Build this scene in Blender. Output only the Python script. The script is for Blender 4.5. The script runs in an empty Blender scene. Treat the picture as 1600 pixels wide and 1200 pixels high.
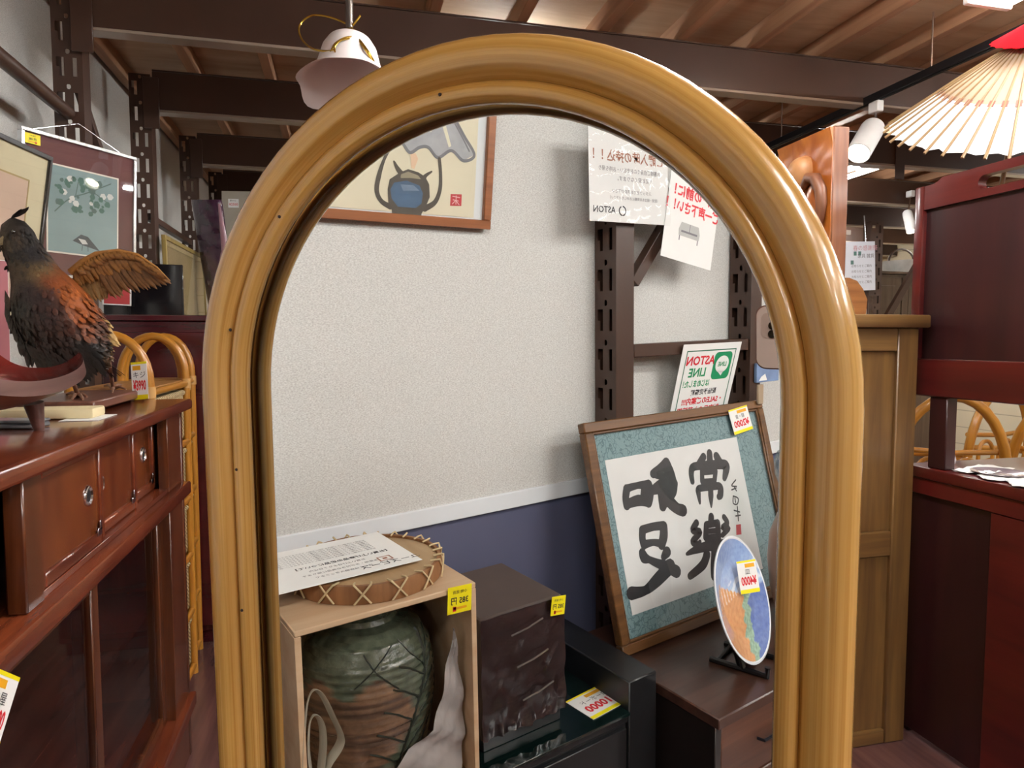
import bpy, bmesh, math, random
from mathutils import Vector, Matrix
random.seed(7)
scene = bpy.context.scene
COL = scene.collection

# ------------------------------------------------------------------ camera, world, exposure
FPX, YAW, PITCH, CAM_H = 1060.0, math.radians(13.8), math.radians(3.62), 1.40
CAM = Vector((0, 0, CAM_H))
RT = Vector((math.cos(YAW), -math.sin(YAW), 0))
FW = Vector((math.sin(YAW) * math.cos(PITCH), math.cos(YAW) * math.cos(PITCH), -math.sin(PITCH)))
UP = RT.cross(FW)
cam_data = bpy.data.cameras.new('camera')
cam_data.sensor_fit = 'HORIZONTAL'
cam_data.sensor_width = 36.0
cam_data.lens = 36.0 * FPX / 1600.0
cam_data.clip_start = 0.01
cam = bpy.data.objects.new('camera', cam_data)
COL.objects.link(cam)
m = Matrix.Identity(4)
for i in range(3):
    m[i][0], m[i][1], m[i][2], m[i][3] = RT[i], UP[i], -FW[i], CAM[i]
cam.matrix_world = m
scene.camera = cam
world = bpy.data.worlds.new('world')
scene.world = world
world.use_nodes = True
world.node_tree.nodes['Background'].inputs[0].default_value = (0.9, 0.93, 1.0, 1)
world.node_tree.nodes['Background'].inputs[1].default_value = 0.05
vs = scene.view_settings
scene.display_settings.display_device = 'sRGB'
vs.view_transform = 'Standard'
vs.look = 'None'
vs.exposure = 0.0
vs.gamma = 1.0
vs.use_curve_mapping = False
scene.cycles.max_bounces = 10
scene.cycles.diffuse_bounces = 5
scene.cycles.glossy_bounces = 6
scene.cycles.transparent_max_bounces = 12
scene.cycles.sample_clamp_indirect = 6.0
scene.cycles.caustics_reflective = False
scene.cycles.caustics_refractive = False
LAMP = 105.0          # brightness of the fluorescent tubes, the seen lamp and the unseen ones

# ------------------------------------------------------------------ measuring helpers
def ray(px, py):
    return FW + RT * ((px - 800) / FPX) - UP * ((py - 600) / FPX)
def P(px, py, ax, v):                     # point seen at a pixel on the plane axis = v
    d = ray(px, py)
    return CAM + d * ((v - CAM[ax]) / d[ax])
def PD(px, py, depth):                    # point seen at a pixel at a distance along the view axis
    return CAM + ray(px, py) * depth
# the looking glass: its own frame u (along), v (up), n (towards the room)
MAZ = YAW + math.radians(20.9)
MT = math.radians(1.2)
MN = Vector((-math.sin(MAZ) * math.cos(MT), -math.cos(MAZ) * math.cos(MT), -math.sin(MT)))
M0 = CAM - MN * 0.455
MU = Vector((0, 0, 1)).cross(MN).normalized()
MV = MN.cross(MU)
def mray(px, py):
    d = ray(px, py)
    h = CAM + d * ((M0 - CAM).dot(MN) / d.dot(MN))
    return h, d - 2 * d.dot(MN) * MN
def M(px, py, ax, v):                     # point whose reflection shows at a pixel, on the plane axis = v
    h, d = mray(px, py)
    return h + d * ((v - h[ax]) / d[ax])
def MP(px, py, p, n):                     # the same on any plane
    h, d = mray(px, py)
    return h + d * ((Vector(p) - h).dot(n) / d.dot(n))
def frame(o, ex, ey):                     # local frame: x = reading direction, y = up, z = out of the sheet
    ex = Vector(ex).normalized(); ey = Vector(ey); ez = ex.cross(ey).normalized(); ey = ez.cross(ex)
    f = Matrix.Identity(4)
    for i in range(3):
        f[i][0], f[i][1], f[i][2], f[i][3] = ex[i], ey[i], ez[i], o[i]
    return f

# ------------------------------------------------------------------ materials
def rgb(h):
    h = h.lstrip('#')
    c = [int(h[i:i + 2], 16) / 255 for i in (0, 2, 4)]
    return tuple(x / 12.92 if x <= 0.04045 else ((x + 0.055) / 1.055) ** 2.4 for x in c) + (1,)
MATS = {}
def mat(name, color, rough=0.5, metal=0.0, var=0.12, vscale=12.0, bump=0.0, bscale=60.0, coat=0.0, emit=None, es=0.0, trans=0.0, sub=0.0, stretch=None, spec=0.5):
    """plain procedural material: a base colour broken up by noise, optional bump"""
    if name in MATS: return MATS[name]
    mt = bpy.data.materials.new(name); MATS[name] = mt
    mt.use_nodes = True
    nt = mt.node_tree; N = nt.nodes; L = nt.links
    b = N['Principled BSDF']
    b.inputs['Roughness'].default_value = rough
    b.inputs['Metallic'].default_value = metal
    b.inputs['Coat Weight'].default_value = coat
    b.inputs['Coat Roughness'].default_value = 0.08
    b.inputs['Specular IOR Level'].default_value = spec
    tc = N.new('ShaderNodeTexCoord'); mp = N.new('ShaderNodeMapping')
    L.new(tc.outputs['Object'], mp.inputs[0])
    if stretch: mp.inputs['Scale'].default_value = stretch
    c = rgb(color) if isinstance(color, str) else color
    ns = N.new('ShaderNodeTexNoise'); ns.inputs['Scale'].default_value = vscale; ns.inputs['Detail'].default_value = 5
    L.new(mp.outputs[0], ns.inputs[0])
    rp = N.new('ShaderNodeValToRGB')
    rp.color_ramp.elements[0].position = 0.3; rp.color_ramp.elements[1].position = 0.7
    rp.color_ramp.elements[0].color = tuple(max(0, x * (1 - var)) for x in c[:3]) + (1,)
    rp.color_ramp.elements[1].color = tuple(min(1, x * (1 + var)) for x in c[:3]) + (1,)
    L.new(ns.outputs[0], rp.inputs[0]); L.new(rp.outputs[0], b.inputs['Base Color'])
    if bump:
        n2 = N.new('ShaderNodeTexNoise'); n2.inputs['Scale'].default_value = bscale; n2.inputs['Detail'].default_value = 6
        L.new(mp.outputs[0], n2.inputs[0])
        bp = N.new('ShaderNodeBump'); bp.inputs['Strength'].default_value = bump; bp.inputs['Distance'].default_value = 0.01
        L.new(n2.outputs[0], bp.inputs['Height']); L.new(bp.outputs[0], b.inputs['Normal'])
    if emit:
        b.inputs['Emission Color'].default_value = rgb(emit); b.inputs['Emission Strength'].default_value = es
    if trans:
        b.inputs['Transmission Weight'].default_value = trans
    if sub:
        b.inputs['Subsurface Weight'].default_value = sub; b.inputs['Subsurface Radius'].default_value = (.02, .02, .02)
    return mt
def wood(name, c1, c2, axis='z', rough=0.3, coat=0.3, fine=40.0, uv=False, along=1.2, bump=0.05, c3=None):
    if name in MATS: return MATS[name]
    mt = bpy.data.materials.new(name); MATS[name] = mt
    mt.use_nodes = True
    nt = mt.node_tree; N = nt.nodes; L = nt.links
    b = N['Principled BSDF']
    b.inputs['Roughness'].default_value = rough; b.inputs['Coat Weight'].default_value = coat; b.inputs['Coat Roughness'].default_value = 0.12
    tc = N.new('ShaderNodeTexCoord'); mp = N.new('ShaderNodeMapping')
    L.new(tc.outputs['UV' if uv else 'Object'], mp.inputs[0])
    s = [fine, fine, fine]; s['xyz'.index(axis)] = along
    mp.inputs['Scale'].default_value = s
    ns = N.new('ShaderNodeTexNoise'); ns.inputs['Scale'].default_value = 1.0; ns.inputs['Detail'].default_value = 7; ns.inputs['Roughness'].default_value = 0.6; ns.inputs['Distortion'].default_value = 0.35
    L.new(mp.outputs[0], ns.inputs[0])
    rp = N.new('ShaderNodeValToRGB'); e = rp.color_ramp.elements
    e[0].position = 0.33; e[1].position = 0.68
    e[0].color = rgb(c1); e[1].color = rgb(c2)
    if c3:
        x = e.new(0.25); x.color = rgb(c3)
    L.new(ns.outputs[0], rp.inputs[0])
    n3 = N.new('ShaderNodeTexNoise'); n3.inputs['Scale'].default_value = 3.0
    L.new(tc.outputs['UV' if uv else 'Object'], n3.inputs[0])
    mx = N.new('ShaderNodeMix'); mx.data_type = 'RGBA'; mx.blend_type = 'MULTIPLY'; mx.inputs[0].default_value = 0.35
    L.new(rp.outputs[0], mx.inputs[6]); L.new(n3.outputs[0], mx.inputs[7])
    L.new(mx.outputs[2], b.inputs['Base Color'])
    bp = N.new('ShaderNodeBump'); bp.inputs['Strength'].default_value = bump; bp.inputs['Distance'].default_value = 0.004
    L.new(ns.outputs[0], bp.inputs['Height']); L.new(bp.outputs[0], b.inputs['Normal'])
    return mt
def glass_film(name, tint='#ffffff', rough=0.02, ior=1.0):
    """thin pane: clear, with the reflections of a sheet of glass"""
    if name in MATS: return MATS[name]
    mt = bpy.data.materials.new(name); MATS[name] = mt
    mt.use_nodes = True
    nt = mt.node_tree; N = nt.nodes; L = nt.links
    N.remove(N['Principled BSDF'])
    tr = N.new('ShaderNodeBsdfTransparent'); tr.inputs[0].default_value = rgb(tint)
    gl = N.new('ShaderNodeBsdfGlossy'); gl.inputs['Roughness'].default_value = rough
    fr = N.new('ShaderNodeLayerWeight'); fr.inputs[0].default_value = 0.5
    pw = N.new('ShaderNodeMath'); pw.operation = 'POWER'; pw.inputs[1].default_value = 4.0
    ma = N.new('ShaderNodeMath'); ma.operation = 'MULTIPLY_ADD'; ma.inputs[1].default_value = 0.7; ma.inputs[2].default_value = 0.045 * ior
    L.new(fr.outputs['Facing'], pw.inputs[0]); L.new(pw.outputs[0], ma.inputs[0])
    tcn = N.new('ShaderNodeTexNoise'); tcn.inputs['Scale'].default_value = 6
    bp = N.new('ShaderNodeBump'); bp.inputs['Strength'].default_value = 0.02
    L.new(tcn.outputs[0], bp.inputs['Height']); L.new(bp.outputs[0], gl.inputs['Normal'])
    mx = N.new('ShaderNodeMixShader')
    L.new(ma.outputs[0], mx.inputs[0]); L.new(tr.outputs[0], mx.inputs[1]); L.new(gl.outputs[0], mx.inputs[2])
    L.new(mx.outputs[0], N['Material Output'].inputs[0])
    return mt
def vcol_mat(name, rough=0.6, bump=0.0, bscale=80.0, sheen=0.0):
    if name in MATS: return MATS[name]
    mt = bpy.data.materials.new(name); MATS[name] = mt
    mt.use_nodes = True
    nt = mt.node_tree; N = nt.nodes; L = nt.links; b = N['Principled BSDF']
    b.inputs['Roughness'].default_value = rough
    a = N.new('ShaderNodeVertexColor'); a.layer_name = 'Col'
    ns = N.new('ShaderNodeTexNoise'); ns.inputs['Scale'].default_value = bscale; ns.inputs['Detail'].default_value = 5
    tc = N.new('ShaderNodeTexCoord'); L.new(tc.outputs['Object'], ns.inputs[0])
    mx = N.new('ShaderNodeMix'); mx.data_type = 'RGBA'; mx.blend_type = 'OVERLAY'; mx.inputs[0].default_value = 0.35
    L.new(a.outputs[0], mx.inputs[6]); L.new(ns.outputs[0], mx.inputs[7]); L.new(mx.outputs[2], b.inputs['Base Color'])
    if bump:
        bp = N.new('ShaderNodeBump'); bp.inputs['Strength'].default_value = bump; bp.inputs['Distance'].default_value = 0.01
        L.new(ns.outputs[0], bp.inputs['Height']); L.new(bp.outputs[0], b.inputs['Normal'])
    return mt

# ------------------------------------------------------------------ mesh collecting
class MB:
    def __init__(s):
        s.v, s.f, s.uv, s.mi, s.col = [], [], [], [], None
    def add(s, vs_, fs_, uvs=None, mi=0, X=None):
        o = len(s.v)
        for p in vs_:
            p = Vector(p); s.v.append(X @ p if X is not None else p)
        for k, f in enumerate(fs_):
            s.f.append([i + o for i in f]); s.mi.append(mi)
            s.uv.append(uvs[k] if uvs else None)
        return s
    def box(s, a, b, bev=0.003, mi=0, X=None, seg=1):
        a = Vector(a); b = Vector(b)
        lo = Vector((min(a.x, b.x), min(a.y, b.y), min(a.z, b.z))); hi = Vector((max(a.x, b.x), max(a.y, b.y), max(a.z, b.z)))
        bm = bmesh.new(); bmesh.ops.create_cube(bm, size=1)
        for v in bm.verts:
            v.co = Vector([lo[i] + (v.co[i] + .5) * (hi[i] - lo[i]) for i in range(3)])
        bev = min(bev, 0.45 * min(hi - lo))
        if bev > 1e-5:
            bmesh.ops.bevel(bm, geom=list(bm.edges), offset=bev, segments=seg, profile=0.5, affect='EDGES')
        bm.verts.index_update()
        s.add([v.co.copy() for v in bm.verts], [[v.index for v in f.verts] for f in bm.faces], None, mi, X)
        bm.free(); return s
    def tube(s, pts, r, seg=12, closed=False, caps=True, mi=0, X=None, flat=1.0, nrm=None):
        """round bar along a path; UV = (around, metres along)"""
        pts = [Vector(p) for p in pts]; n = len(pts)
        rr = r if isinstance(r, (list, tuple)) else [r] * n
        T = []
        for i in range(n):
            a = pts[(i - 1) % n] if (closed or i > 0) else pts[i]
            b = pts[(i + 1) % n] if (closed or i < n - 1) else pts[i]
            T.append((b - a).normalized())
        u = Vector(nrm) if nrm else (Vector((0, 0, 1)) if abs(T[0].z) < 0.9 else Vector((1, 0, 0)))
        u = (u - T[0] * u.dot(T[0])).normalized()
        rows = []; L = 0; Ls = []
        for i in range(n):
            u = (u - T[i] * u.dot(T[i])).normalized(); w = T[i].cross(u)
            rows.append([pts[i] + u * (rr[i] * math.cos(2 * math.pi * k / seg)) + w * (rr[i] * flat * math.sin(2 * math.pi * k / seg)) for k in range(seg)])
            if i: L += (pts[i] - pts[i - 1]).length
            Ls.append(L)
        V = [p for row in rows for p in row]; F = []; U = []
        m_ = n if closed else n - 1
        for i in range(m_):
            j = (i + 1) % n
            l2 = Ls[j] if j else L + (pts[0] - pts[-1]).length
            for k in range(seg):
                k2 = (k + 1) % seg
                F.append([i * seg + k, i * seg + k2, j * seg + k2, j * seg + k])
                U.append([(k / seg, Ls[i]), ((k + 1) / seg, Ls[i]), ((k + 1) / seg, l2), (k / seg, l2)])
        if caps and not closed:
            F.append([k for k in range(seg)][::-1]); U.append([(0, 0)] * seg)
            F.append([(n - 1) * seg + k for k in range(seg)]); U.append([(0, L)] * seg)
        return s.add(V, F, U, mi, X)
    def lathe(s, prof, seg=32, mi=0, X=None, closed=False):
        V = []; F = []
        for (r, z) in prof:
            for k in range(seg):
                a = 2 * math.pi * k / seg
                V.append((max(r, 1e-4) * math.cos(a), max(r, 1e-4) * math.sin(a), z))
        n = len(prof)
        for i in range(n - 1 + (1 if closed else 0)):
            j = (i + 1) % n
            for k in range(seg):
                k2 = (k + 1) % seg
                F.append([i * seg + k, i * seg + k2, j * seg + k2, j * seg + k])
        if not closed:
            F.append([k for k in range(seg)][::-1]); F.append([(n - 1) * seg + k for k in range(seg)])
        return s.add(V, F, None, mi, X)
    def prism(s, poly, z0, z1, mi=0, X=None):
        n = len(poly)
        a = sum(poly[i][0] * poly[(i + 1) % n][1] - poly[(i + 1) % n][0] * poly[i][1] for i in range(n))
        if a < 0: poly = poly[::-1]
        V = [(x, y, z0) for x, y in poly] + [(x, y, z1) for x, y in poly]
        F = [list(range(n))[::-1], list(range(n, 2 * n))] + [[i, (i + 1) % n, n + (i + 1) % n, n + i] for i in range(n)]
        return s.add(V, F, None, mi, X)
    def poly(s, pts, mi=0, X=None):
        return s.add(pts, [list(range(len(pts)))], None, mi, X)
    def grid(s, rows, mi=0, X=None, closed=False):
        n, k = len(rows), len(rows[0]); V = [p for r in rows for p in r]; F = []
        for i in range(n - 1):
            for j in range(k if closed else k - 1):
                j2 = (j + 1) % k
                F.append([i * k + j, i * k + j2, (i + 1) * k + j2, (i + 1) * k + j])
        return s.add(V, F, None, mi, X)
    def brush(s, pts, w, z, mi=0, X=None, n=8):
        """an inked stroke: smooth path of changing width with rounded ends, on the sheet plane at height z"""
        pts = [Vector((p[0], p[1])) for p in pts]
        ws = list(w) if isinstance(w, (list, tuple)) else [w] * len(pts)
        while len(ws) < len(pts): ws.append(ws[-1])
        if len(pts) > 2:
            q = []; qw = []
            for i in range(len(pts) - 1):
                p0 = pts[max(i - 1, 0)]; p1 = pts[i]; p2 = pts[i + 1]; p3 = pts[min(i + 2, len(pts) - 1)]
                for k in range(n):
                    t = k / n
                    q.append(0.5 * ((2 * p1) + (p2 - p0) * t + (2 * p0 - 5 * p1 + 4 * p2 - p3) * t * t + (3 * p1 - p0 - 3 * p2 + p3) * t ** 3))
                    qw.append(ws[i] + (ws[i + 1] - ws[i]) * t)
            q.append(pts[-1]); qw.append(ws[len(pts) - 1]); pts, ws = q, qw
        Lf, Rg = [], []
        for i, p in enumerate(pts):
            a = pts[max(i - 1, 0)]; b = pts[min(i + 1, len(pts) - 1)]; d = b - a
            if d.length < 1e-9: d = Vector((1, 0))
            d.normalize(); nn = Vector((-d.y, d.x)) * ws[i] / 2
            Lf.append(p + nn); Rg.append(p - nn)
        V = [(x.x, x.y, z) for pr in zip(Lf, Rg) for x in pr]
        F = [[2 * i + 1, 2 * i + 3, 2 * i + 2, 2 * i] for i in range(len(pts) - 1)]
        s.add(V, F, None, mi, X)
        for e, ww in ((pts[0], ws[0]), (pts[-1], ws[-1])):
            if ww > 1e-6:
                s.poly([(e.x + ww / 2 * math.cos(t * math.pi / 5), e.y + ww / 2 * math.sin(t * math.pi / 5), z + 0.00004) for t in range(10)], mi, X)
        return s

WORLD = {}
def _mesh(name, mb, mats, loc, angle=0.62):
    me = bpy.data.meshes.new(name)
    me.from_pydata([p - loc for p in mb.v], [], mb.f)
    for mt in (mats if isinstance(mats, (list, tuple)) else [mats]): me.materials.append(mt)
    me.polygons.foreach_set('material_index', mb.mi)
    me.polygons.foreach_set('use_smooth', [True] * len(mb.f))
    if any(u is not None for u in mb.uv):
        ul = me.uv_layers.new(name='UVMap'); i = 0
        for f, u in zip(mb.f, mb.uv):
            for k in range(len(f)):
                if u is not None: ul.data[i].uv = u[k]
                i += 1
    if mb.col:
        ca = me.color_attributes.new('Col', 'FLOAT_COLOR', 'POINT')
        for i, c in enumerate(mb.col): ca.data[i].color = c
    me.update()
    me.set_sharp_from_angle(angle=angle)
    return me
def thing(name, label, cat, loc, group=None):
    o = bpy.data.objects.new(name, None); COL.objects.link(o)
    o.empty_display_size = 0.05
    o.location = loc; WORLD[o] = Vector(loc)
    o['label'] = label; o['category'] = cat
    if group: o['group'] = group
    return o
def part(name, mb, mats, parent, label=None, angle=0.62):
    loc = WORLD[parent]
    o = bpy.data.objects.new(name, _mesh(name, mb, mats, loc, angle)); COL.objects.link(o)
    o.parent = parent; WORLD[o] = loc
    if label: o['label'] = label
    return o
def solo(name, mb, mats, label, cat, group=None, angle=0.62):
    xs = [p.x for p in mb.v]; ys = [p.y for p in mb.v]; zs = [p.z for p in mb.v]
    loc = Vector(((min(xs) + max(xs)) / 2, (min(ys) + max(ys)) / 2, min(zs)))
    o = bpy.data.objects.new(name, _mesh(name, mb, mats, loc, angle)); COL.objects.link(o)
    o.location = loc; WORLD[o] = loc
    o['label'] = label; o['category'] = cat
    if group: o['group'] = group
    return o
def struct(name, mb, mats, parent=None):
    o = bpy.data.objects.new(name, _mesh(name, mb, mats, Vector((0, 0, 0)))); COL.objects.link(o)
    WORLD[o] = Vector((0, 0, 0))
    if parent: o.parent = parent
    o['kind'] = 'structure'
    return o
def copy_tree(root, dloc, label, rot=0.0, group=None):
    c = root.copy(); COL.objects.link(c); c.location = Vector(root.location) + Vector(dloc); WORLD[c] = Vector(c.location)
    c.rotation_euler = (0, 0, rot); c['label'] = label
    if group: c['group'] = group
    for ch in list(root.children):
        d = ch.copy(); COL.objects.link(d); d.parent = c; WORLD[d] = WORLD[c]
        for g in list(ch.children):
            e = g.copy(); COL.objects.link(e); e.parent = d; WORLD[e] = WORLD[c]
    return c
FONTS = {}
def text_mb(mb, body, size, x, y, X, z=0.0006, mi=0, align='CENTER', sx=1.0, bold=0.0, shear=0.0):
    """lettering as flat mesh laid on a sheet frame X at (x, y)"""
    cu = bpy.data.curves.new('lettering', 'FONT')
    cu.body = body; cu.size = size; cu.align_x = align; cu.align_y = 'CENTER'; cu.resolution_u = 2
    cu.offset = bold; cu.shear = shear
    ob = bpy.data.objects.new('lettering', cu); COL.objects.link(ob)
    dg = bpy.context.evaluated_depsgraph_get()
    me = bpy.data.meshes.new_from_object(ob.evaluated_get(dg))
    V = [(v.co.x * sx + x, v.co.y + y, z) for v in me.vertices]
    F = [list(p.vertices) for p in me.polygons]
    mb.add(V, F, None, mi, X)
    bpy.data.objects.remove(ob); bpy.data.curves.remove(cu); bpy.data.meshes.remove(me)
    return mb

# shared materials
RATTAN = wood('honey_rattan', '#c08a3e', '#e4b464', axis='y', rough=0.24, coat=0.7, fine=26.0, uv=True, along=1.7, bump=0.05, c3='#8f5d22')
RATTAN2 = wood('orange_rattan', '#b57420', '#dc9c3c', axis='y', rough=0.3, coat=0.4, fine=6.0, uv=True, along=3.0)
STEEL = mat('brown_steel', '#432e24', 0.38, 0.0, 0.08, 5.0, 0.03, 90, spec=0.5)
WHITE = mat('white_paper', '#f1f1ee', 0.55, var=0.02)
YEL = mat('yellow_label', '#f4e410', 0.5, var=0.03)
ORG = mat('orange_print', '#e9a81c', 0.5, var=0.03)
RED = mat('red_print', '#d2232f', 0.5, var=0.03)
BLK = mat('black_print', '#22222a', 0.5, var=0.05)
GRY = mat('grey_print', '#6d6a70', 0.5, var=0.05)
BRN = mat('brown_print', '#a0674f', 0.5, var=0.05)
GRN = mat('green_print', '#1e8f5d', 0.5, var=0.03)
INK = mat('sumi_ink', '#2b2a2d', 0.6, var=0.25, vscale=40)
CHROME = mat('chrome', '#d8d8dc', 0.18, 1.0, 0.05)
PANE = glass_film('clear_pane')
def price_tag(parent, X, w, h, price, note='', name='price_tag', label='white and yellow price tag', thick=0.0012):
    """printed card: yellow edges, orange bar, hand-written red price"""
    mb = MB().box((-w / 2, -h / 2, 0), (w / 2, h / 2, thick), 0.0002, 0, X)
    t = part(name, mb, [WHITE], parent, label)
    p = MB()
    z = thick + 0.0003
    p.poly([(-w / 2, -h / 2, z), (w / 2, -h / 2, z), (w / 2, -h * .38, z), (-w / 2, -h * .38, z)], 0, X)
    p.poly([(-w / 2, h * .44, z), (w / 2, h * .44, z), (w / 2, h / 2, z), (-w / 2, h / 2, z)], 0, X)
    p.poly([(-w * .4, h * .28, z), (w * .1, h * .28, z), (w * .1, h * .4, z), (-w * .4, h * .4, z)], 1, X)
    text_mb(p, price, h * .36, 0, -h * .14, X, z + .0002, 2, sx=min(1.1, w * .92 / (h * .36 * .60 * max(1, len(price)))), bold=h * .012)
    if note: text_mb(p, note, h * .19, 0, h * .14, X, z + .0002, 3, sx=min(1.0, w * .85 / (h * .19 * .7 * len(note))))
    part('lettering', p, [YEL, ORG, RED, BLK], t)
    return t
def yellow_sticker(parent, X, w, h, price='385'):
    mb = MB().box((-w / 2, -h / 2, 0), (w / 2, h / 2, .0008), 0.0001, 0, X)
    t = part('price_sticker', mb, [YEL], parent, 'small yellow price sticker')
    p = MB(); z = .0011
    text_mb(p, price + ' 円', h * .30, 0, -h * .05, X, z, 0, sx=.9, bold=h * .006)
    text_mb(p, '小物 雑貨', h * .14, 0, h * .28, X, z, 0)
    p.poly([(-w * .3, -h * .36, z), (w * .25, -h * .36, z), (w * .25, -h * .27, z), (-w * .3, -h * .27, z)], 1, X)
    p.poly([(w * .14, -h * .42, z), (w * .28, -h * .42, z), (w * .28, -h * .24, z), (w * .14, -h * .24, z)], 2, X)
    part('lettering', p, [BLK, ORG, RED], t)
    return t

ZC = 2.78
# ------------------------------------------------------------------ lights (one shop fluorescent in view, the rest unseen, most added as fill)
DIFF = mat('lamp_diffuser', '#ffffff', 0.5, var=0.0, emit='#fafaf8', es=LAMP)
HOUS = mat('lamp_housing', '#e8e8e6', 0.45, var=0.02)
def ceiling_light(cx, cy, l, label, z=2.62):
    t = thing('ceiling_light', label, 'light', (cx, cy, z), 'fluorescent lamps under the joists')
    part('housing', MB().box((cx - .022, cy - l / 2, z - .05), (cx + .022, cy + l / 2, z), .004), HOUS, t)
    part('mounting_strip', MB().box((cx - .25, cy - .03, z + .0005), (cx + .25, cy + .03, z + .02), .002), HOUS, t)
    for y in (cy - l * .3, cy + l * .3): part('hanger', MB().tube([(cx, y, z), (cx, y, ZC)], .004, 8), HOUS, t)
    for s in (-1, 1):
        x = cx + s * .075
        part('fluorescent_tube', MB().tube([(x, cy - l / 2 + .03, z - .06), (x, cy + l / 2 - .03, z - .06)], .016, 12), DIFF, t, 'glowing white tube')
    for y in (cy - l / 2 + .012, cy + l / 2 - .012):
        part('end_holder', MB().box((cx - .095, y - .012, z - .082), (cx + .095, y + .012, z - .03), .004), HOUS, t)
    return t
ceiling_light(2.15, 1.34, 1.22, 'glowing fluorescent lamp at the top of the photo above the paper parasol')
for lx, ly, ll in [(1.0, 1.25, 'added as fill over the red-brown cabinet and the mirror'), (0.95, -1.2, 'over the aisle facing the calligraphy'), (2.15, -1.4, 'over the right-hand aisle beside the camera'),
                   (1.0, -3.5, 'over the far end of the aisle behind the camera'), (2.3, -3.6, 'added as fill over the far end of the right-hand aisle behind the camera'), (3.8, -.9, 'added as fill over the open floor right of the camera'),
                   (3.9, 1.5, 'added as fill over the floor right of the red counter'), (0.95, 4.2, 'behind the arched mirror between two beams'), (0.78, 3.22, 'added as fill just behind the top of the arched mirror'), (3.4, 4.2, 'over the rattan chairs beyond the red counter'),
                   (5.5, 3.2, 'added as fill near the right-hand wall'), (6.0, 5.6, 'added as fill beside the right-hand wall at the back'), (2.2, 6.05, 'added as fill between the far beams at the back of the shop'), (5.2, 6.9, 'added as fill at the far right corner of the shop')]:
    ceiling_light(lx, ly, 1.22 if ly < 3 or ly > 6.5 else (.35 if lx == .78 else .7), 'unseen fluorescent lamp under the joists ' + ll)  # none of these fixtures is in view; most are put in as fill light

# ------------------------------------------------------------------ the room
XW, XE, YS, YN, ZC = -1.10, 7.0, -5.0, 8.6, 2.78
def paper_wall():
    mt = bpy.data.materials.new('woven_wallpaper'); mt.use_nodes = True
    nt = mt.node_tree; N = nt.nodes; L = nt.links; b = N['Principled BSDF']; b.inputs['Roughness'].default_value = .8
    tc = N.new('ShaderNodeTexCoord'); mp = N.new('ShaderNodeMapping'); mp.inputs['Scale'].default_value = (130, 130, 330)
    L.new(tc.outputs['Object'], mp.inputs[0])
    a = N.new('ShaderNodeTexNoise'); a.inputs['Scale'].default_value = 1.6; a.inputs['Detail'].default_value = 4
    L.new(mp.outputs[0], a.inputs[0])
    r = N.new('ShaderNodeValToRGB'); r.color_ramp.elements[0].position = .32; r.color_ramp.elements[1].position = .66
    r.color_ramp.elements[0].color = rgb('#b2b0ab'); r.color_ramp.elements[1].color = rgb('#d6d5d1')
    L.new(a.outputs[0], r.inputs[0]); L.new(r.outputs[0], b.inputs['Base Color'])
    bp = N.new('ShaderNodeBump'); bp.inputs['Strength'].default_value = .35; bp.inputs['Distance'].default_value = .004
    L.new(a.outputs[0], bp.inputs['Height']); L.new(bp.outputs[0], b.inputs['Normal'])
    return mt
WALLP = paper_wall()
NAVY = mat('navy_panel', '#55576f', 0.5, var=.06, vscale=3)
struct('wall_left', MB().box((XW - .1, YS, .88), (XW, YN, ZC + .1), 0).box((XW - .1, YS, 0), (XW - .012, YN, .88), 0, 1), [WALLP, NAVY])
struct('trim_1', MB().box((XW - .02, YS, .852), (XW + .008, YN, .9), .002), mat('rail_white', '#dcdfe2', .45, var=.02))
def siding():
    mt = bpy.data.materials.new('cream_siding'); mt.use_nodes = True
    nt = mt.node_tree; N = nt.nodes; L = nt.links; b = N['Principled BSDF']; b.inputs['Roughness'].default_value = .6
    tc = N.new('ShaderNodeTexCoord'); wv = N.new('ShaderNodeTexWave'); wv.bands_direction = 'Z'; wv.wave_profile = 'SAW'; wv.inputs['Scale'].default_value = 1.6; wv.inputs['Distortion'].default_value = .0
    L.new(tc.outputs['Object'], wv.inputs[0])
    r = N.new('ShaderNodeValToRGB'); r.color_ramp.elements[0].position = 0; r.color_ramp.elements[1].position = .07
    r.color_ramp.elements[0].color = rgb('#a8987a'); r.color_ramp.elements[1].color = rgb('#e6dabc')
    L.new(wv.outputs['Fac'], r.inputs[0]); L.new(r.outputs[0], b.inputs['Base Color'])
    bp = N.new('ShaderNodeBump'); bp.inputs['Strength'].default_value = .3; L.new(wv.outputs['Fac'], bp.inputs['Height']); L.new(bp.outputs[0], b.inputs['Normal'])
    return mt
SIDE = siding()
struct('wall_back', MB().box((XW - .1, YN, 0), (XE + .1, YN + .1, ZC + .1), 0), SIDE)
struct('wall_right', MB().box((XE, YS, 0), (XE + .1, YN, ZC + .1), 0), SIDE)
struct('wall_front', MB().box((XW - .1, YS - .1, 0), (XE + .1, YS, ZC + .1), 0), WALLP)
struct('floor', MB().box((XW - .1, YS - .1, -.1), (XE + .1, YN + .1, 0), 0), wood('floor_boards', '#553a3a', '#785450', 'y', .22, .3, 14, along=.8))
PLY = wood('plywood', '#c29c78', '#e6c9a6', 'x', .6, 0, 7, along=1.3, bump=.1, c3='#a5836a')
cl = struct('ceiling', MB().box((XW - .1, YS - .1, ZC), (XE + .1, YN + .1, ZC + .08), 0), PLY)
JOIST = wood('joist_timber', '#a07456', '#c49874', 'y', .6, 0, 20, along=.7)
for k in range(23):
    x = .72 + .355 * (k - 5)
    if XW < x < XE: struct('ceiling_joist', MB().box((x - .022, YS, ZC - .08), (x + .022, YN, ZC), .002), JOIST, cl)

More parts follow.
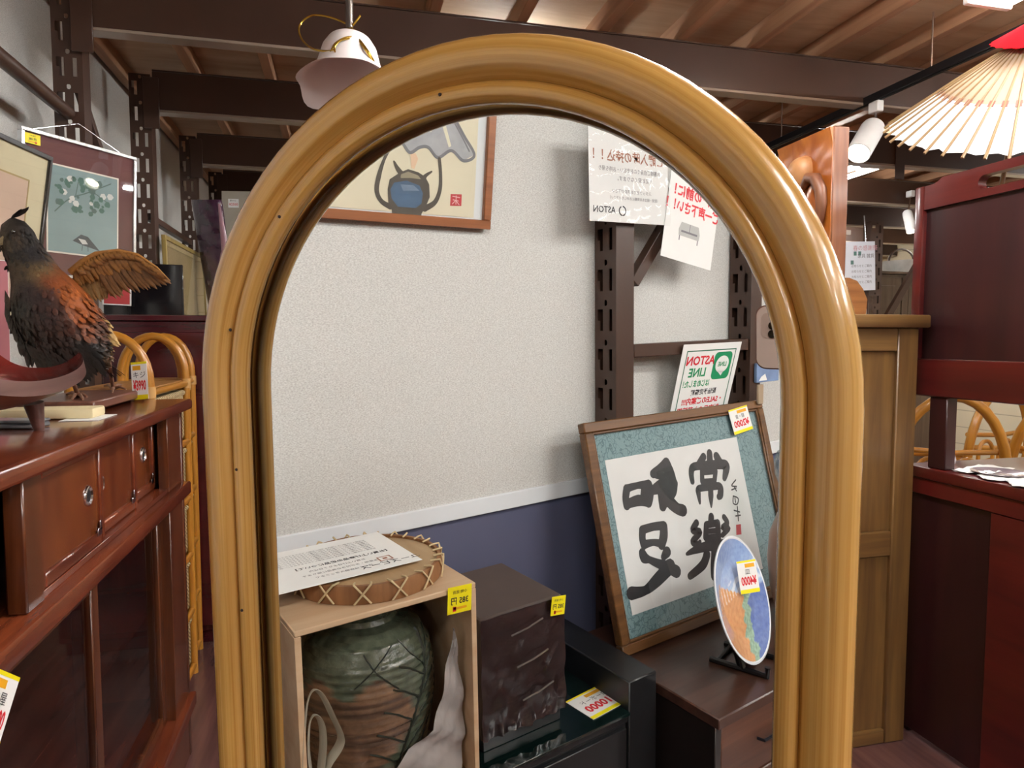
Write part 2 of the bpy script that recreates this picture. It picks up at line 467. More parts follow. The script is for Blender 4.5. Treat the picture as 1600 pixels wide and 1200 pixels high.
# ------------------------------------------------------------------ steel racking that carries the mezzanine
def upright(x0, x1, yf, out, z0, z1, depth, label):
    """C-shaped post: key-slotted front plate at y = yf facing 'out' (+1 / -1 along y), plain flanges behind it"""
    t = thing('rack_upright', label, 'rack post', ((x0 + x1) / 2, yf - out * depth / 2, z0), 'slotted steel rack posts')
    W = x1 - x0; xs = [0, .12 * W, .23 * W, .38 * W, .44 * W, .59 * W, .67 * W, .82 * W, W]
    pitch = .122; n = int((z1 - z0) / pitch)
    zz = [0, .022, .054, .088, .099, .1165]
    mb = MB(); th = .003
    def cell(a, b, c, d):
        mb.add([(x0 + a, yf, c), (x0 + b, yf, c), (x0 + b, yf, d), (x0 + a, yf, d)], [[0, 1, 2, 3] if out < 0 else [3, 2, 1, 0]])
        mb.add([(x0 + a, yf - out * th, c), (x0 + b, yf - out * th, c), (x0 + b, yf - out * th, d), (x0 + a, yf - out * th, d)], [[3, 2, 1, 0] if out < 0 else [0, 1, 2, 3]])
    for i in range(n):
        zb = z0 + i * pitch; zl = [zb + q for q in zz] + [zb + pitch]
        for r in range(6):
            for c in range(8):
                hole = (r == 1 and c == 2) or (r == 2 and c in (1, 2)) or (r in (1, 2) and c == 6)
                if r == 4 and c == 4:        # round bolt hole: four corner fillets
                    a, b, q, e = xs[4], xs[5], zl[4], zl[5]; k = .3
                    for (u, v, su, sv) in ((a, q, 1, 1), (b, q, -1, 1), (a, e, 1, -1), (b, e, -1, -1)):
                        tri = [(x0 + u, yf, v), (x0 + u + su * k * (b - a), yf, v), (x0 + u, yf, v + sv * k * (e - q))]
                        mb.add(tri, [[0, 1, 2] if su * sv * -out > 0 else [2, 1, 0]])
                    continue
                if not hole: cell(xs[c], xs[c + 1], zl[r], zl[r + 1])
    zt = z0 + n * pitch
    part('slotted_face', mb, STEEL, t)
    part('flange', MB().box((x1 - .004, yf - out * .0005, z0), (x1, yf - out * depth, zt), .001), STEEL, t)
    part('flange', MB().box((x0, yf - out * .0005, z0), (x0 + .004, yf - out * depth, zt), .001), STEEL, t)
    if out > 0: part('slot_shade_plate', MB().box((x0 + .0045, yf - out * (depth - .003), z0), (x1 - .0045, yf - out * depth, zt), .0005), STEEL, t)  # plate added to close the post so its slots look dark
    part('foot_plate', MB().box((x0 - .01, yf + out * .01, z0), (x1 + .01, yf - out * depth - out * .01, z0 + .006), .001), STEEL, t)
    return t
names = ['beside the teal bird painting, nearest of the left row', 'behind the gold frame, second of the left row', 'behind the purple wrapped parcel, third of the left row', 'fourth of the left row, half hidden by the parcel', 'at the far end of the left row']
for k, yy in enumerate([2.78, 3.68, 4.70, 5.64, 6.56]):
    upright(-.99, -.895, yy, -1, 0, 2.69, .075, 'brown slotted steel rack post ' + names[k])
upright(-1.095, -1.0, -.672, 1, 0, 2.52, .075, 'brown slotted rack post seen in the mirror behind the calligraphy frame')
upright(-1.093, -1.0, -1.32, 1, 0, 2.52, .062, 'brown rack post at the right edge of the mirror')
upright(4.45, 4.58, 5.05, -1, 0, 2.52, .09, 'dark rack post standing free beyond the oak cabinet')
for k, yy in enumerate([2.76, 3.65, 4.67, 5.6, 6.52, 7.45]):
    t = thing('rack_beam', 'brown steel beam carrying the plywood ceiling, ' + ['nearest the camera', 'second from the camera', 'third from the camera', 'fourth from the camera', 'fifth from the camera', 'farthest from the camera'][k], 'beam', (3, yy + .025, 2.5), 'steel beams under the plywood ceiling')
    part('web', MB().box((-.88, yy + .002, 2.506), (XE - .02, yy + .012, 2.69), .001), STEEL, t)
    part('flange', MB().box((-.88, yy, 2.5), (XE - .02, yy + .065, 2.512), .002), mat('glare_painted_steel', '#a89a8c', .3, .3, .2, 3.0), t, 'lower flange with lamp glare painted pale')  # lamp glare on the brown steel put into the colour as pale grey
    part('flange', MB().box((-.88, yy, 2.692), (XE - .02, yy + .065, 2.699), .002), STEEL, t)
    for x in (-.9, 3.4):
        part('end_bracket', MB().box((x - .02, yy - .006, 2.42), (x + .05, yy + .001, 2.66), .002), STEEL, t)
def bar(name, a, b, r, label, square=True):
    a, b = Vector(a), Vector(b)
    mb = MB()
    if square:
        mb.box((0, -r * .75, -r * .75), ((b - a).length, r * .75, r * .75), .002, 0, frame(a, b - a, Vector((1, 0, 0)).cross(b - a)))
    else:
        mb.tube([a, b], r, 16)
    return solo(name, mb, STEEL, label, 'rack bar', 'braces of the steel racks')
bar('rack_brace', (-.945, 1.2, 2.21), (-.945, 2.775, 2.21), .024, 'round brown pipe running along the wall above the framed pictures', False)
bar('rack_brace', (-.945, 3.76, 2.02), (-.945, 4.69, 2.02), .022, 'brown bar between the second and third posts above the gold frame')
bar('rack_brace', (-.945, 2.862, 2.36), (-.945, 3.67, 1.63), .02, 'slanting brown brace between the first two posts of the left row')
bar('rack_brace', (-1.026, -.755, 1.30), (-1.026, -1.318, 1.30), .027, 'level brown bar in the mirror above the green bordered sign')
bar('rack_brace', (-1.03, -.765, 1.51), (-1.03, -1.27, 2.14), .024, 'slanting brown brace in the mirror behind the sofa notice')

# ------------------------------------------------------------------ track and spotlights
TRK = mat('black_track', '#141417', .35, var=.05)
WPL = mat('white_lacquer', '#ececea', .3, var=.02)
tr = thing('lighting_track', 'long black lighting track crossing the ceiling at upper right', 'light track', (2.385, 2.5, 2.5))
part('rail', MB().box((2.368, .9, 2.5), (2.402, 5.0, 2.534), .002), TRK, tr)
part('slot', MB().box((2.379, .9, 2.4965), (2.391, 5.0, 2.4995), 0), mat('track_slot', '#050506', .6), tr)
for y in (1.2, 2.4, 3.4): part('hanger', MB().tube([(2.385, y, 2.534), (2.385, y, 2.76 if y != 2.79 else 2.5)], .004, 8), CHROME, tr)
GLOW = mat('lit_lens', '#ffffff', .4, var=0, emit='#fff3d8', es=22.0)
def spot(top, head, tail, r, label):
    top, head, tail = Vector(top), Vector(head), Vector(tail)
    d = (tail - head).normalized()
    t = thing('spotlight', label, 'spotlight', top, 'track spotlights')
    part('adapter', MB().box(top + Vector((-.018, -.03, -.05)), top + Vector((.018, .03, 0)), .004), WPL, t)
    part('arm', MB().tube([top + Vector((0, 0, -.05)), (top + Vector((0, 0, -.10))) * .7 + head * .3, head + d * .02], .006, 8), CHROME, t)
    q = d.to_track_quat('Z', 'Y').to_matrix().to_4x4(); q.translation = head
    L = (tail - head).length
    part('lamp_shade', MB().lathe([(.0, 0), (r * .7, 0), (r * .93, .012), (r, .03), (r, L), (r * .92, L), (r * .9, .045), (0, .04)], 32, 0, q), WPL, t)
    q2 = q.copy(); q2.translation = head + d * (L - .035)
    part('lens', MB().lathe([(0, 0), (r * .86, 0), (r * .86, .01), (0, .016)], 24, 0, q2), GLOW, t, 'glowing lens')
    return t
a = P(1369, 158, 0, 2.385); a.z = 2.497
z0 = FW.dot(a - CAM)
spot(a, PD(1366, 196, z0), PD(1341, 240, z0 - .08), .052, 'white cylindrical spotlight on the black track beside the parasol')
c2 = Vector((3.95, 4.62, 2.3)); 
spot(P(1422, 318, 1, 4.62) + Vector((0, 0, .1)), P(1417, 330, 1, 4.62), P(1424, 362, 1, 4.55), .036, 'small silver spotlight far back left of the red counter')

# ------------------------------------------------------------------ the arched rattan mirror
UC, VC = -.198, -.051
def mw(u, v, w=0.0): return M0 + MU * u + MV * v + MN * w
def arch(a, w, vb, n=40, closed=False, vb_out=None):
    pts = []
    steps = 14
    for i in range(steps): pts.append(mw(UC - a, vb + (VC - vb) * i / steps, w))
    for i in range(n + 1):
        t = math.pi - math.pi * i / n; pts.append(mw(UC + a * math.cos(t), VC + a * math.sin(t), w))
    for i in range(steps - 1, -1, -1): pts.append(mw(UC + a, vb + (VC - vb) * i / steps, w))
    return pts
VFLOOR = -(M0.z) / MV.z
base = mw(UC, VFLOOR + .001, 0)
mir = thing('standing_mirror', 'tall arched standing mirror with a thick honey coloured rattan frame', 'mirror', (base.x, base.y, 0))
part('outer_frame', MB().tube(arch(.234, .009, VFLOOR + .012), .0162, 28, nrm=-MN), RATTAN, mir)
ip = arch(.212, .0125, -1.2)
part('inner_frame', MB().tube(ip + [mw(UC + .212 - .424 * i / 6, -1.2, .0125) for i in range(1, 6)], .0078, 20, closed=True, nrm=-MN), RATTAN, mir)
gpts = [( UC + .211 * math.cos(math.pi * i / 48), VC + .211 * math.sin(math.pi * i / 48)) for i in range(49)] + [(UC - .211, -1.2), (UC + .211, -1.2)]
X = frame(M0, MU, MV)
MIR = bpy.data.materials.new('silvered_glass'); MIR.use_nodes = True
_b = MIR.node_tree.nodes['Principled BSDF']; _b.inputs['Metallic'].default_value = 1; _b.inputs['Roughness'].default_value = 0.0
_b.inputs['Base Color'].default_value = (.90, .915, .91, 1)
g = MB().prism(gpts, -.004, 0, 0, X)
part('mirror_glass', g, MIR, mir, 'silvered mirror glass', angle=.3)
part('backboard', MB().prism([(UC + (x - UC) * 1.03, VC + (y - VC) * 1.03) for x, y in gpts], -.012, -.0045, 0, X), wood('hardboard', '#6b4a30', '#80593a', 'z', .7, 0), mir)
for a, b in (((UC - .234, -1.24), (UC + .234, -1.24)), ((UC - .234, -1.32), (UC + .234, -1.32))):
    part('stretcher', MB().tube([mw(a[0], a[1], .004), mw(b[0], b[1], .004)], .012, 14), RATTAN, mir)
for s in (-1, 1):
    f = mw(UC + s * .2, -1.05, -.012); e = f + Vector((-MN.x, -MN.y, 0)).normalized() * .2; e.z = .012
    part('prop_leg', MB().tube([f, f * .5 + e * .5, e], .011, 12), RATTAN, mir)
DARK = mat('nail_dark', '#2a1a10', .6)
for u, v, rr in ((UC - .2125, -.115, .0014), (UC - .2128, -.235, .0014), (UC - .2128, .0, .0014), (UC - .16, .087, .0014), (UC - .02, .161, .0014)):
    part('nail', MB().lathe([(0, 0), (rr, 0), (rr * .8, .001), (0, .0012)], 10, 0, frame(mw(u, v, .0200), MU, MV)), DARK, mir, 'tiny dark nail head')

# ------------------------------------------------------------------ things the mirror shows (they stand along the left wall, beside and behind the camera)
EY, EZ = Vector((0, 1, 0)), Vector((0, 0, 1))
def on(X, p):                          # world point -> sheet coordinates
    q = X.inverted() @ Vector(p); return (q.x, q.y)
# --- lamp painting on the wall
c_br = M(767, 359, 0, XW + .03); c_bl = M(495, 345, 0, XW + .03)
ex = EY.copy(); ey = Vector((math.sin(math.radians(8)), 0, math.cos(math.radians(8))))     # hangs tilted forward on its wire
X = frame(c_br, ex, ey)                # origin bottom right in the mirror = reader's left
PW, PH, FRM = .66, .58, .024
pa = thing('lamp_painting', 'framed watercolour of a blue oil lamp hanging high on the wall', 'picture', c_br + ex * PW / 2)
fr = wood('teak_frame', '#8a5230', '#a9693f', 'y', .35, .2)
for a, b in (((0, 0), (PW, FRM)), ((0, PH - FRM), (PW, PH)), ((0, FRM), (FRM, PH - FRM)), ((PW - FRM, FRM), (PW, PH - FRM))):
    part('frame_bar', MB().box((a[0], a[1], -.025), (b[0], b[1], .0), .002, 0, X), fr, pa)
part('mount', MB().box((FRM, FRM, -.02), (PW - FRM, PH - FRM, -.012), 0, 0, X), mat('pale_mount', '#dfe3e4', .6, var=.02), pa)
X2 = X @ Matrix.Translation((0, 0, -.012))
def q(px, py): return on(X, MP(px, py, c_br, X.to_3x3().col[2]))
sheet = MB(); s0 = q(745, 300)
sheet.box((s0[0], FRM + .004, 0), (PW - FRM - .01, PH - FRM - .02, .002), 0, 0, X2)
ps = part('painted_sheet', sheet, mat('cream_sheet', '#e0d8bd', .7, var=.06, vscale=6), pa, 'cream paper with an ink and blue wash oil lamp')
ink = MB(); zs = .0024
def qq(l): return [q(480 + x / 5, 160 + y / 5) for x, y in l]   # measured on a five-fold enlargement
sc = abs(q(640, 300)[0] - q(650, 300)[0]) / 50 # metres per enlarged pixel
# shade wash
ink.poly([(x, y, zs) for x, y in qq([(700, 300), (755, 310), (815, 390), (890, 350), (960, 345), (1035, 430), (1140, 375), (1230, 455), (1320, 410), (1165, 110), (1130, 60), (950, 40), (780, 190)])][::1], 1, X2)
ink.poly([(x, y, zs + .0003) for x, y in qq([(1060, 150), (1090, 150), (1140, 340), (1120, 350)])], 5, X2)
ink.poly([(x, y, zs + .0003) for x, y in qq([(935, 170), (975, 180), (985, 230), (950, 220)])], 5, X2)
for l, w in (([(640, 350), (690, 315), (750, 310), (815, 390), (890, 350), (960, 350), (1035, 430), (1140, 375), (1235, 455), (1320, 410), (1240, 260), (1160, 110)], 22),
             ([(1280, 380), (1220, 260), (1150, 130)], 12)):
    ink.brush(qq(l), w * sc, zs + .0005, 2, X2)
for l, w in (([(665, 340), (610, 450), (570, 580), (555, 690), (590, 770), (660, 815)], [24, 22, 34, 34, 32, 40]),
             ([(1045, 440), (1055, 560), (1050, 680), (1010, 780), (930, 830)], [26, 26, 30, 36, 46]),
             ([(690, 460), (715, 510), (750, 560)], [14, 30, 44]), ([(985, 540), (940, 570), (920, 600)], [12, 26, 40])):
    ink.brush(qq(l), [k * sc for k in w], zs + .0008, 3, X2)
body = qq([(740, 545), (800, 520), (880, 545), (935, 580), (965, 640), (970, 740), (940, 810), (905, 870), (900, 925), (675, 925), (672, 840), (645, 780), (640, 680), (655, 600), (700, 570)])
ink.poly([(x, y, zs + .0011) for x, y in body], 3, X2)
ink.poly([(x, y, zs + .0014) for x, y in qq([(690, 625), (790, 610), (890, 650), (915, 710), (905, 790), (860, 825), (720, 815), (670, 750), (660, 680)])], 4, X2)
ink.poly([(x, y, zs + .0016) for x, y in qq([(740, 640), (840, 645), (890, 690), (760, 690)])], 6, X2)
ink.poly([(x, y, zs + .0014) for x, y in qq([(745, 560), (800, 540), (880, 570), (900, 600), (820, 590), (740, 590)])], 7, X2)
ink.poly([(x, y, zs + .0003) for x, y in qq([(820, 400), (860, 395), (880, 440), (850, 520), (825, 510)])], 8, X2)
part('brush_drawing', ink, [INK, mat('grey_wash', '#a9aaac', .7, var=.14, vscale=25), mat('grey_line', '#77787c', .7, var=.1), mat('dark_wash', '#4c4640', .7, var=.2, vscale=30), mat('blue_wash', '#43617f', .7, var=.2, vscale=25), mat('cream_light', '#e6e1c6', .7, var=.04), mat('blue_light', '#6f8399', .7, var=.15, vscale=30), mat('ochre_wash', '#958b73', .7, var=.1), mat('flame_wash', '#e0bfa0', .7, var=.1)], ps)
seal = MB(); sx = qq([(1135, 715), (1222, 718), (1218, 810), (1130, 808)])
seal.poly([(x, y, zs) for x, y in sx], 0, X2)
cx = sum(p[0] for p in sx) / 4; cy = sum(p[1] for p in sx) / 4
for l in (([(-30, 20), (30, 25)]), ([(-20, -5), (25, 0)]), ([(0, 30), (0, -30)]), ([(0, -5), (-28, -32)]), ([(5, -5), (30, -30)])):
    seal.brush([(cx + a * sc, cy + b * sc) for a, b in l], 6 * sc, zs + .0003, 1, X2)
part('seal', seal, [mat('seal_red', '#b8323c', .6, var=.08), mat('seal_pale', '#e9b7b4', .6)], ps, 'square red seal')
part('glass_pane', MB().box((FRM, FRM, -.004), (PW - FRM, PH - FRM, -.0025), 0, 0, X), PANE, pa)

# --- calligraphy leaning on the rack post, standing on the brown table
TZ = .455
FO = Vector((-.798, -.515, TZ + .0085)); lean = math.radians(15)
up = Vector((-math.sin(lean), 0, math.cos(lean)))
FWD, FHT = .835, .662
X = frame(FO - EY * FWD, EY, up)       # reader's bottom-left; +x runs towards the mirror's left
XI = X.inverted(); NRM = X.to_3x3().col[2]
ca = thing('calligraphy_frame', 'wooden frame with four large brushed characters on a blue-green mount', 'picture', FO - EY * FWD / 2)
fw2 = wood('walnut_frame', '#57391f', '#7a5430', 'y', .35, .25, 50)
B = .030
for a, b in (((0, 0), (FWD, B)), ((0, FHT - B), (FWD, FHT)), ((0, B), (B, FHT - B)), ((FWD - B, B), (FWD, FHT - B))):
    mb = MB().box((a[0], a[1], -.03), (b[0], b[1], 0), .003, 0, X)
    part('frame_bar', mb, fw2, ca)
i1, i2 = B - .006, FHT - B + .006
part('frame_lip', MB().box((B, B, -.012), (FWD - B, B + .008, -.004), .002, 0, X).box((B, FHT - B - .008, -.012), (FWD - B, FHT - B, -.004), .002, 0, X).box((B, B, -.012), (B + .008, FHT - B, -.004), .002, 0, X).box((FWD - B - .008, B, -.012), (FWD - B, FHT - B, -.004), .002, 0, X), fw2, ca)
mount = part('mount', MB().box((B, B, -.024), (FWD - B, FHT - B, -.016), 0, 0, X), bpy.data.materials.new('marbled_mount'), ca, 'blue-green marbled mount')
mm = mount.data.materials[0]; mm.use_nodes = True; N = mm.node_tree.nodes; L = mm.node_tree.links
tc = N.new('ShaderNodeTexCoord'); vo = N.new('ShaderNodeTexVoronoi'); vo.feature = 'DISTANCE_TO_EDGE'; vo.inputs['Scale'].default_value = 34
nz = N.new('ShaderNodeTexNoise'); nz.inputs['Scale'].default_value = 18; ad = N.new('ShaderNodeMix'); ad.data_type = 'VECTOR'; ad.inputs[0].default_value = .18
L.new(tc.outputs['Object'], nz.inputs[0]); L.new(tc.outputs['Object'], ad.inputs[4]); L.new(nz.outputs['Color'], ad.inputs[5]); L.new(ad.outputs[1], vo.inputs[0])
rp = N.new('ShaderNodeValToRGB'); rp.color_ramp.elements[0].position = 0; rp.color_ramp.elements[1].position = .09
rp.color_ramp.elements[0].color = rgb('#4d6a70'); rp.color_ramp.elements[1].color = rgb('#7b979b')
L.new(vo.outputs['Distance'], rp.inputs[0]); L.new(rp.outputs[0], N['Principled BSDF'].inputs['Base Color']); N['Principled BSDF'].inputs['Roughness'].default_value = .7
def q(px, py):
    p = XI @ MP(px, py, FO - NRM * .016, NRM); return (p.x, p.y)
def z1(l): return [q(800 + x / 4, 600 + y / 4) for x, y in l]       # from the enlargement at (800, 600)
def z2(l): return [q(800 + x / 4, 900 + y / 4) for x, y in l]
X2 = X @ Matrix.Translation((0, 0, -.016))
tl, tr_, bl = z1([(622, 478), (1400, 325)]) + z2([(710, 262)])
xa, xb, ya, yb = tr_[0], (tl[0] + bl[0]) / 2, bl[1], (tl[1] + tr_[1]) / 2
pp = part('rice_paper', MB().box((xa, ya, 0), (xb, yb, .0012), 0, 0, X2), mat('rice_paper', '#e6e6e4', .75, var=.03, vscale=20), ca)
S = abs(z1([(1000, 700)])[0][0] - z1([(1100, 700)])[0][0]) / 100 * 1.12
ink = MB(); zs = .0016
def st(l, w, k=0, f=z1):
    ink.brush(f(l), [a * S for a in (w if isinstance(w, (list, tuple)) else [w] * len(l))], zs + random.random() * .0006, k, X2)
# 常
st([(1232, 432), (1236, 520)], [34, 40]); st([(1195, 455), (1165, 500)], [34, 30]); st([(1275, 452), (1300, 500)], [38, 44])
st([(1125, 610), (1118, 560), (1130, 520), (1190, 510), (1260, 505), (1330, 505), (1335, 540), (1325, 590)], [26, 30, 34, 36, 40, 44, 40, 26])
st([(1185, 545), (1186, 610)], 26); st([(1185, 552), (1270, 545)], 26); st([(1270, 545), (1262, 612)], 26); st([(1190, 608), (1262, 604)], 22)
st([(1172, 745), (1164, 690), (1166, 655), (1230, 645), (1295, 640), (1300, 690), (1290, 705)], [12, 26, 30, 30, 34, 36, 28]); st([(1238, 615), (1240, 700), (1243, 770)], [30, 32, 8])
# 樂
st([(1243, 830), (1240, 870)], [34, 34]); st([(1212, 880), (1208, 960)], 30); st([(1212, 880), (1282, 868)], 30); st([(1282, 868), (1288, 960)], 32); st([(1215, 922), (1280, 915)], 22); st([(1212, 965), (1288, 955)], 30)
st([(1150, 868), (1128, 915), (1172, 925), (1128, 985), (1160, 1000), (1172, 985)], [30, 30, 28, 30, 26, 18]); st([(1322, 832), (1342, 868), (1312, 898), (1350, 900), (1312, 945)], [26, 26, 24, 26, 22])
st([(1090, 1062), (1160, 1030), (1240, 1010), (1320, 1000)], [14, 36, 44, 40]); st([(1258, 985), (1266, 1060), (1262, 1130), (1262, 1200)], [36, 46, 44, 40])
st([(1215, 1065), (1190, 1130), (1110, 1200)], [40, 40, 30]); st([(1300, 1060), (1350, 1130), (1400, 1180)], [36, 40, 30])
# 知
st([(715, 655), (708, 710), (715, 762)], [36, 34, 34]); st([(712, 655), (780, 635), (850, 630)], [32, 26, 40]); st([(850, 632), (856, 690), (850, 742)], [44, 46, 40]); st([(715, 752), (790, 728), (850, 740)], [34, 44, 36]); st([(822, 650), (816, 725)], 30)
st([(962, 490), (935, 530), (880, 562)], [40, 50, 36]); st([(962, 495), (985, 545), (1008, 590)], [40, 44, 28]); st([(900, 562), (960, 560), (1010, 590)], [40, 60, 24])
st([(966, 510), (955, 600), (950, 700), (940, 765)], [50, 60, 74, 40]); st([(885, 662), (950, 630), (1010, 622)], [40, 60, 44]); st([(1010, 625), (1005, 670), (985, 700)], [40, 40, 44])
st([(960, 680), (985, 735), (1030, 778), (1065, 790)], [70, 54, 46, 50])
# 足
st([(815, 912), (812, 960), (822, 1008)], [36, 34, 34]); st([(812, 912), (880, 892), (945, 885)], [34, 32, 36]); st([(945, 888), (945, 950), (932, 1005)], [40, 44, 40]); st([(822, 1005), (880, 990), (935, 1000)], [34, 26, 34])
st([(812, 1055), (825, 1085), (850, 1095)], [36, 44, 30]); st([(965, 1050), (945, 1080)], [44, 30]); st([(840, 1090), (900, 1118), (960, 1140), (1025, 1172)], [24, 34, 44, 50])
st([(985, 1140), (900, 1230), (830, 1290), (745, 1308)], [60, 50, 34, 50])
# signature
for l in ([(1395, 600), (1370, 635), (1400, 640)], [(1398, 650), (1370, 662)], [(1385, 640), (1400, 668)], [(1380, 700), (1410, 715), (1405, 750), (1380, 745), (1380, 700)], [(1390, 712), (1395, 740)], [(1385, 790), (1420, 800)], [(1405, 765), (1412, 855)], [(1395, 825), (1425, 820)]):
    st(l, 6, 0)
part('brush_characters', ink, [INK], pp, 'four brushed characters and a signature')
sl = z1([(1398, 880), (1428, 876), (1432, 940), (1400, 944)])
part('seal', MB().poly([(x, y, zs) for x, y in sl], 0, X2), MATS['seal_red'], pp, 'small red seal')
part('glass_pane', MB().box((B, B, -.0085), (FWD - B, FHT - B, -.007), 0, 0, X), PANE, ca)
tg = XI @ MP(1157, 656, FO, NRM)
price_tag(ca, X @ Matrix.Translation((tg.x, tg.y, 0)) @ Matrix.Rotation(math.radians(-6), 4, 'Z'), .104, .086, '¥2000', '額・書')

# --- brown table under the calligraphy
tbw = wood('espresso_wood', '#3a241d', '#563a2f', 'y', .28, .35, 30)
t = thing('low_table', 'dark brown low table carrying the calligraphy frame and the blue plate', 'table', (-.765, -.94, 0))
part('tabletop', MB().box((-.992, -1.38, TZ - .03), (-.466, -.505, TZ), .003), tbw, t)
DKB = mat('black_brown_side', '#1d1614', .35, var=.1, coat=.2)
part('side_panel', MB().box((-.985, -.535, 0), (-.482, -.512, TZ - .0305), .002), DKB, t)
part('side_panel', MB().box((-.985, -1.373, 0), (-.482, -1.350, TZ - .0305), .002), DKB, t)
part('back_panel', MB().box((-.985, -1.3495, .03), (-.972, -.5355, TZ - .0305), .001), DKB, t)
part('bottom_panel', MB().box((-.9715, -1.3495, .03), (-.485, -.5355, .055), .001), DKB, t)
dbr = wood('warm_brown_wood', '#4a2c20', '#6b4432', 'y', .3, .2, 30)
for a_, b_ in ((-.94, -.537), (-1.348, -.945)):
    for za, zb in ((.245, TZ - .034), (.06, .238)):
        d_ = part('drawer', MB().box((-.80, a_, za), (-.484, b_, zb), .003), dbr, t)
        c_ = (a_ + b_) / 2
        part('handle', MB().tube([(-.483, c_ - .06, (za + zb) / 2), (-.466, c_ - .055, (za + zb) / 2), (-.466, c_ + .055, (za + zb) / 2), (-.483, c_ + .06, (za + zb) / 2)], .004, 8), mat('dull_iron', '#3a3c44', .35, .8), d_)

# --- plate with a mountain, on a black stand
ch = Vector((math.sin(math.radians(18)), math.cos(math.radians(18)), 0)); ln = math.radians(19)
pn0 = Vector((ch.y, -ch.x, 0)); pu = EZ * math.cos(ln) - pn0 * math.sin(ln)
PC = Vector((-.612, -.777, .633)); PR = .168
X = frame(PC, ch, pu); pnrm = X.to_3x3().col[2]
pl = thing('decorative_plate', 'round porcelain plate painted with an orange mountain under a blue sky', 'plate', PC - pu * PR)
por = mat('porcelain_white', '#e8edf2', .12, var=.02, coat=.6)
prof = [(0, -.024), (.085, -.024), (.09, -.018), (.145, -.008), (PR, .004), (PR + .001, .007), (PR - .004, .008), (.142, -.003), (.10, -.012), (0, -.0125)]
part('dish', MB().lathe(prof, 64, 0, X), por, pl)
def zsurf(r): return -.0118 if r < .1 else -.0118 + (r - .1) / .068 * .0195
paint = MB(); cols = []
sky1, sky2, mtn, frs, sea, clo = [Vector(rgb(c)[:3]) for c in ('#8aa6d4', '#b4cae6', '#d99e6c', '#9dbda6', '#5a72b0', '#e6edf4')]
NR, NA = 46, 128; rows = []
def hash2(a, b): return (math.sin(a * 12.9898 + b * 78.233) * 43758.5453) % 1.0
for i in range(NR + 1):
    r = max(.0005, (PR - .006) * i / NR); row = []
    for k in range(NA):
        a = 2 * math.pi * k / NA; x, y = r * math.cos(a), r * math.sin(a); row.append((x, y, zsurf(r) + .0008))
        # the picture runs with the peak on the mirror's left (reader's right)
        u, v = x / PR, y / PR
        ridge = .44 - .50 * (.60 - u) ** .8 if u < .60 else .44 - 1.5 * (u - .60)
        ridge += .015 * math.sin(u * 50)
        c = sky1.lerp(sky2, max(0, min(1, .8 - 1.1 * v)))
        if -.1 < v + .12 * u < .32 and math.sin(v * 38 + math.sin(u * 9) * 2.2) > .1 and u < .55: c = c.lerp(clo, .75)
        bnd = -.22 + .52 * (-v) + .05 * math.sin(v * 31) + .04 * hash2(round(u * 22), round(v * 22))
        if v < ridge:
            c = mtn.lerp(Vector((1, .95, .9)), .55 if (v > .06 and math.sin(u * 58 + v * 9) > .62) else .0) * (.97 + .05 * math.sin(u * 31 + 7 * math.sin(v * 9)))
        if v < ridge + .02 and u < bnd: c = frs * (.9 + .2 * math.sin(u * 47 + 5 * math.sin(v * 33)) * math.sin(v * 41))
        if v < .0 and u < bnd - .28 + .07 * math.sin(v * 27 + 1): c = sea.lerp(sky2, .12 * hash2(round(u * 9), round(v * 26)))
        cols.append((c.x, c.y, c.z, 1))
    rows.append(row)
paint.grid(rows, 0, X, closed=True); paint.col = cols
part('painted_mountain', paint, vcol_mat('plate_glaze', .15, 0), pl)
MATS['plate_glaze'].node_tree.nodes['Principled BSDF'].inputs['Coat Weight'].default_value = .6
tq = X.inverted() @ MP(1158, 902, PC, pnrm)
price_tag(pl, X @ Matrix.Translation((tq.x, tq.y, .020)) @ Matrix.Rotation(math.radians(36), 4, 'Y') @ Matrix.Rotation(math.radians(10), 4, 'Z'), .060, .088, '¥4000', '皿')
BLKW = mat('black_lacquer', '#0d0d0f', .3, var=.1, coat=.3)
sd = thing('plate_stand', 'black wooden easel holding up the mountain plate', 'stand', (-.64, -.79, TZ))
bb = PC - pu * (PR + .002)
for s in (-1, 1):
    o = Vector((bb.x, bb.y, 0)) + ch * (.055 * s)
    b0 = Vector((o.x, o.y, TZ + .008))
    part('side_rail', MB().tube([b0 + pn0 * .035 + EZ * .024, b0 + pn0 * .035, b0, b0 - pn0 * .12], .008, 8), BLKW, sd)
    part('upright', MB().tube([b0 - pn0 * .028, b0 - pn0 * .028 + pu * .19], .008, 8), BLKW, sd)
o = Vector((bb.x, bb.y, TZ + .008))
part('cross_bar', MB().tube([o - ch * .06 - pn0 * .1, o + ch * .06 - pn0 * .1], .007, 8), BLKW, sd)
part('back_panel', MB().box((-.06, -.02, -.006), (.06, .17, .006), .003, 0, frame(o - pn0 * .044 + EZ * .02, ch, pu)), BLKW, sd)

# --- vase half hidden behind the mirror's right limb
vc = M(1246, 860, 1, -1.13)
vz = thing('ceramic_vase', 'pinkish brown vase peeping out behind the right limb of the mirror frame', 'vase', (vc.x, vc.y, TZ))
Xv = Matrix.Translation((vc.x, vc.y, TZ))
part('body', MB().lathe([(0, 0), (.05, 0), (.062, .03), (.078, .10), (.088, .19), (.084, .27), (.06, .34), (.036, .375), (.03, .39), (0, .392)], 40, 0, Xv), mat('pink_brown_glaze', '#a07f6e', .3, var=.06, coat=.3), vz)
part('clear_neck', MB().lathe([(.03, .392), (.055, .42), (.072, .46), (.076, .50), (.066, .53), (.064, .529), (.073, .50), (.069, .46), (.052, .422), (.028, .394)], 32, 0, Xv, closed=True), glass_film('blown_glass', '#eef4f2'), vz, 'clear glass top')

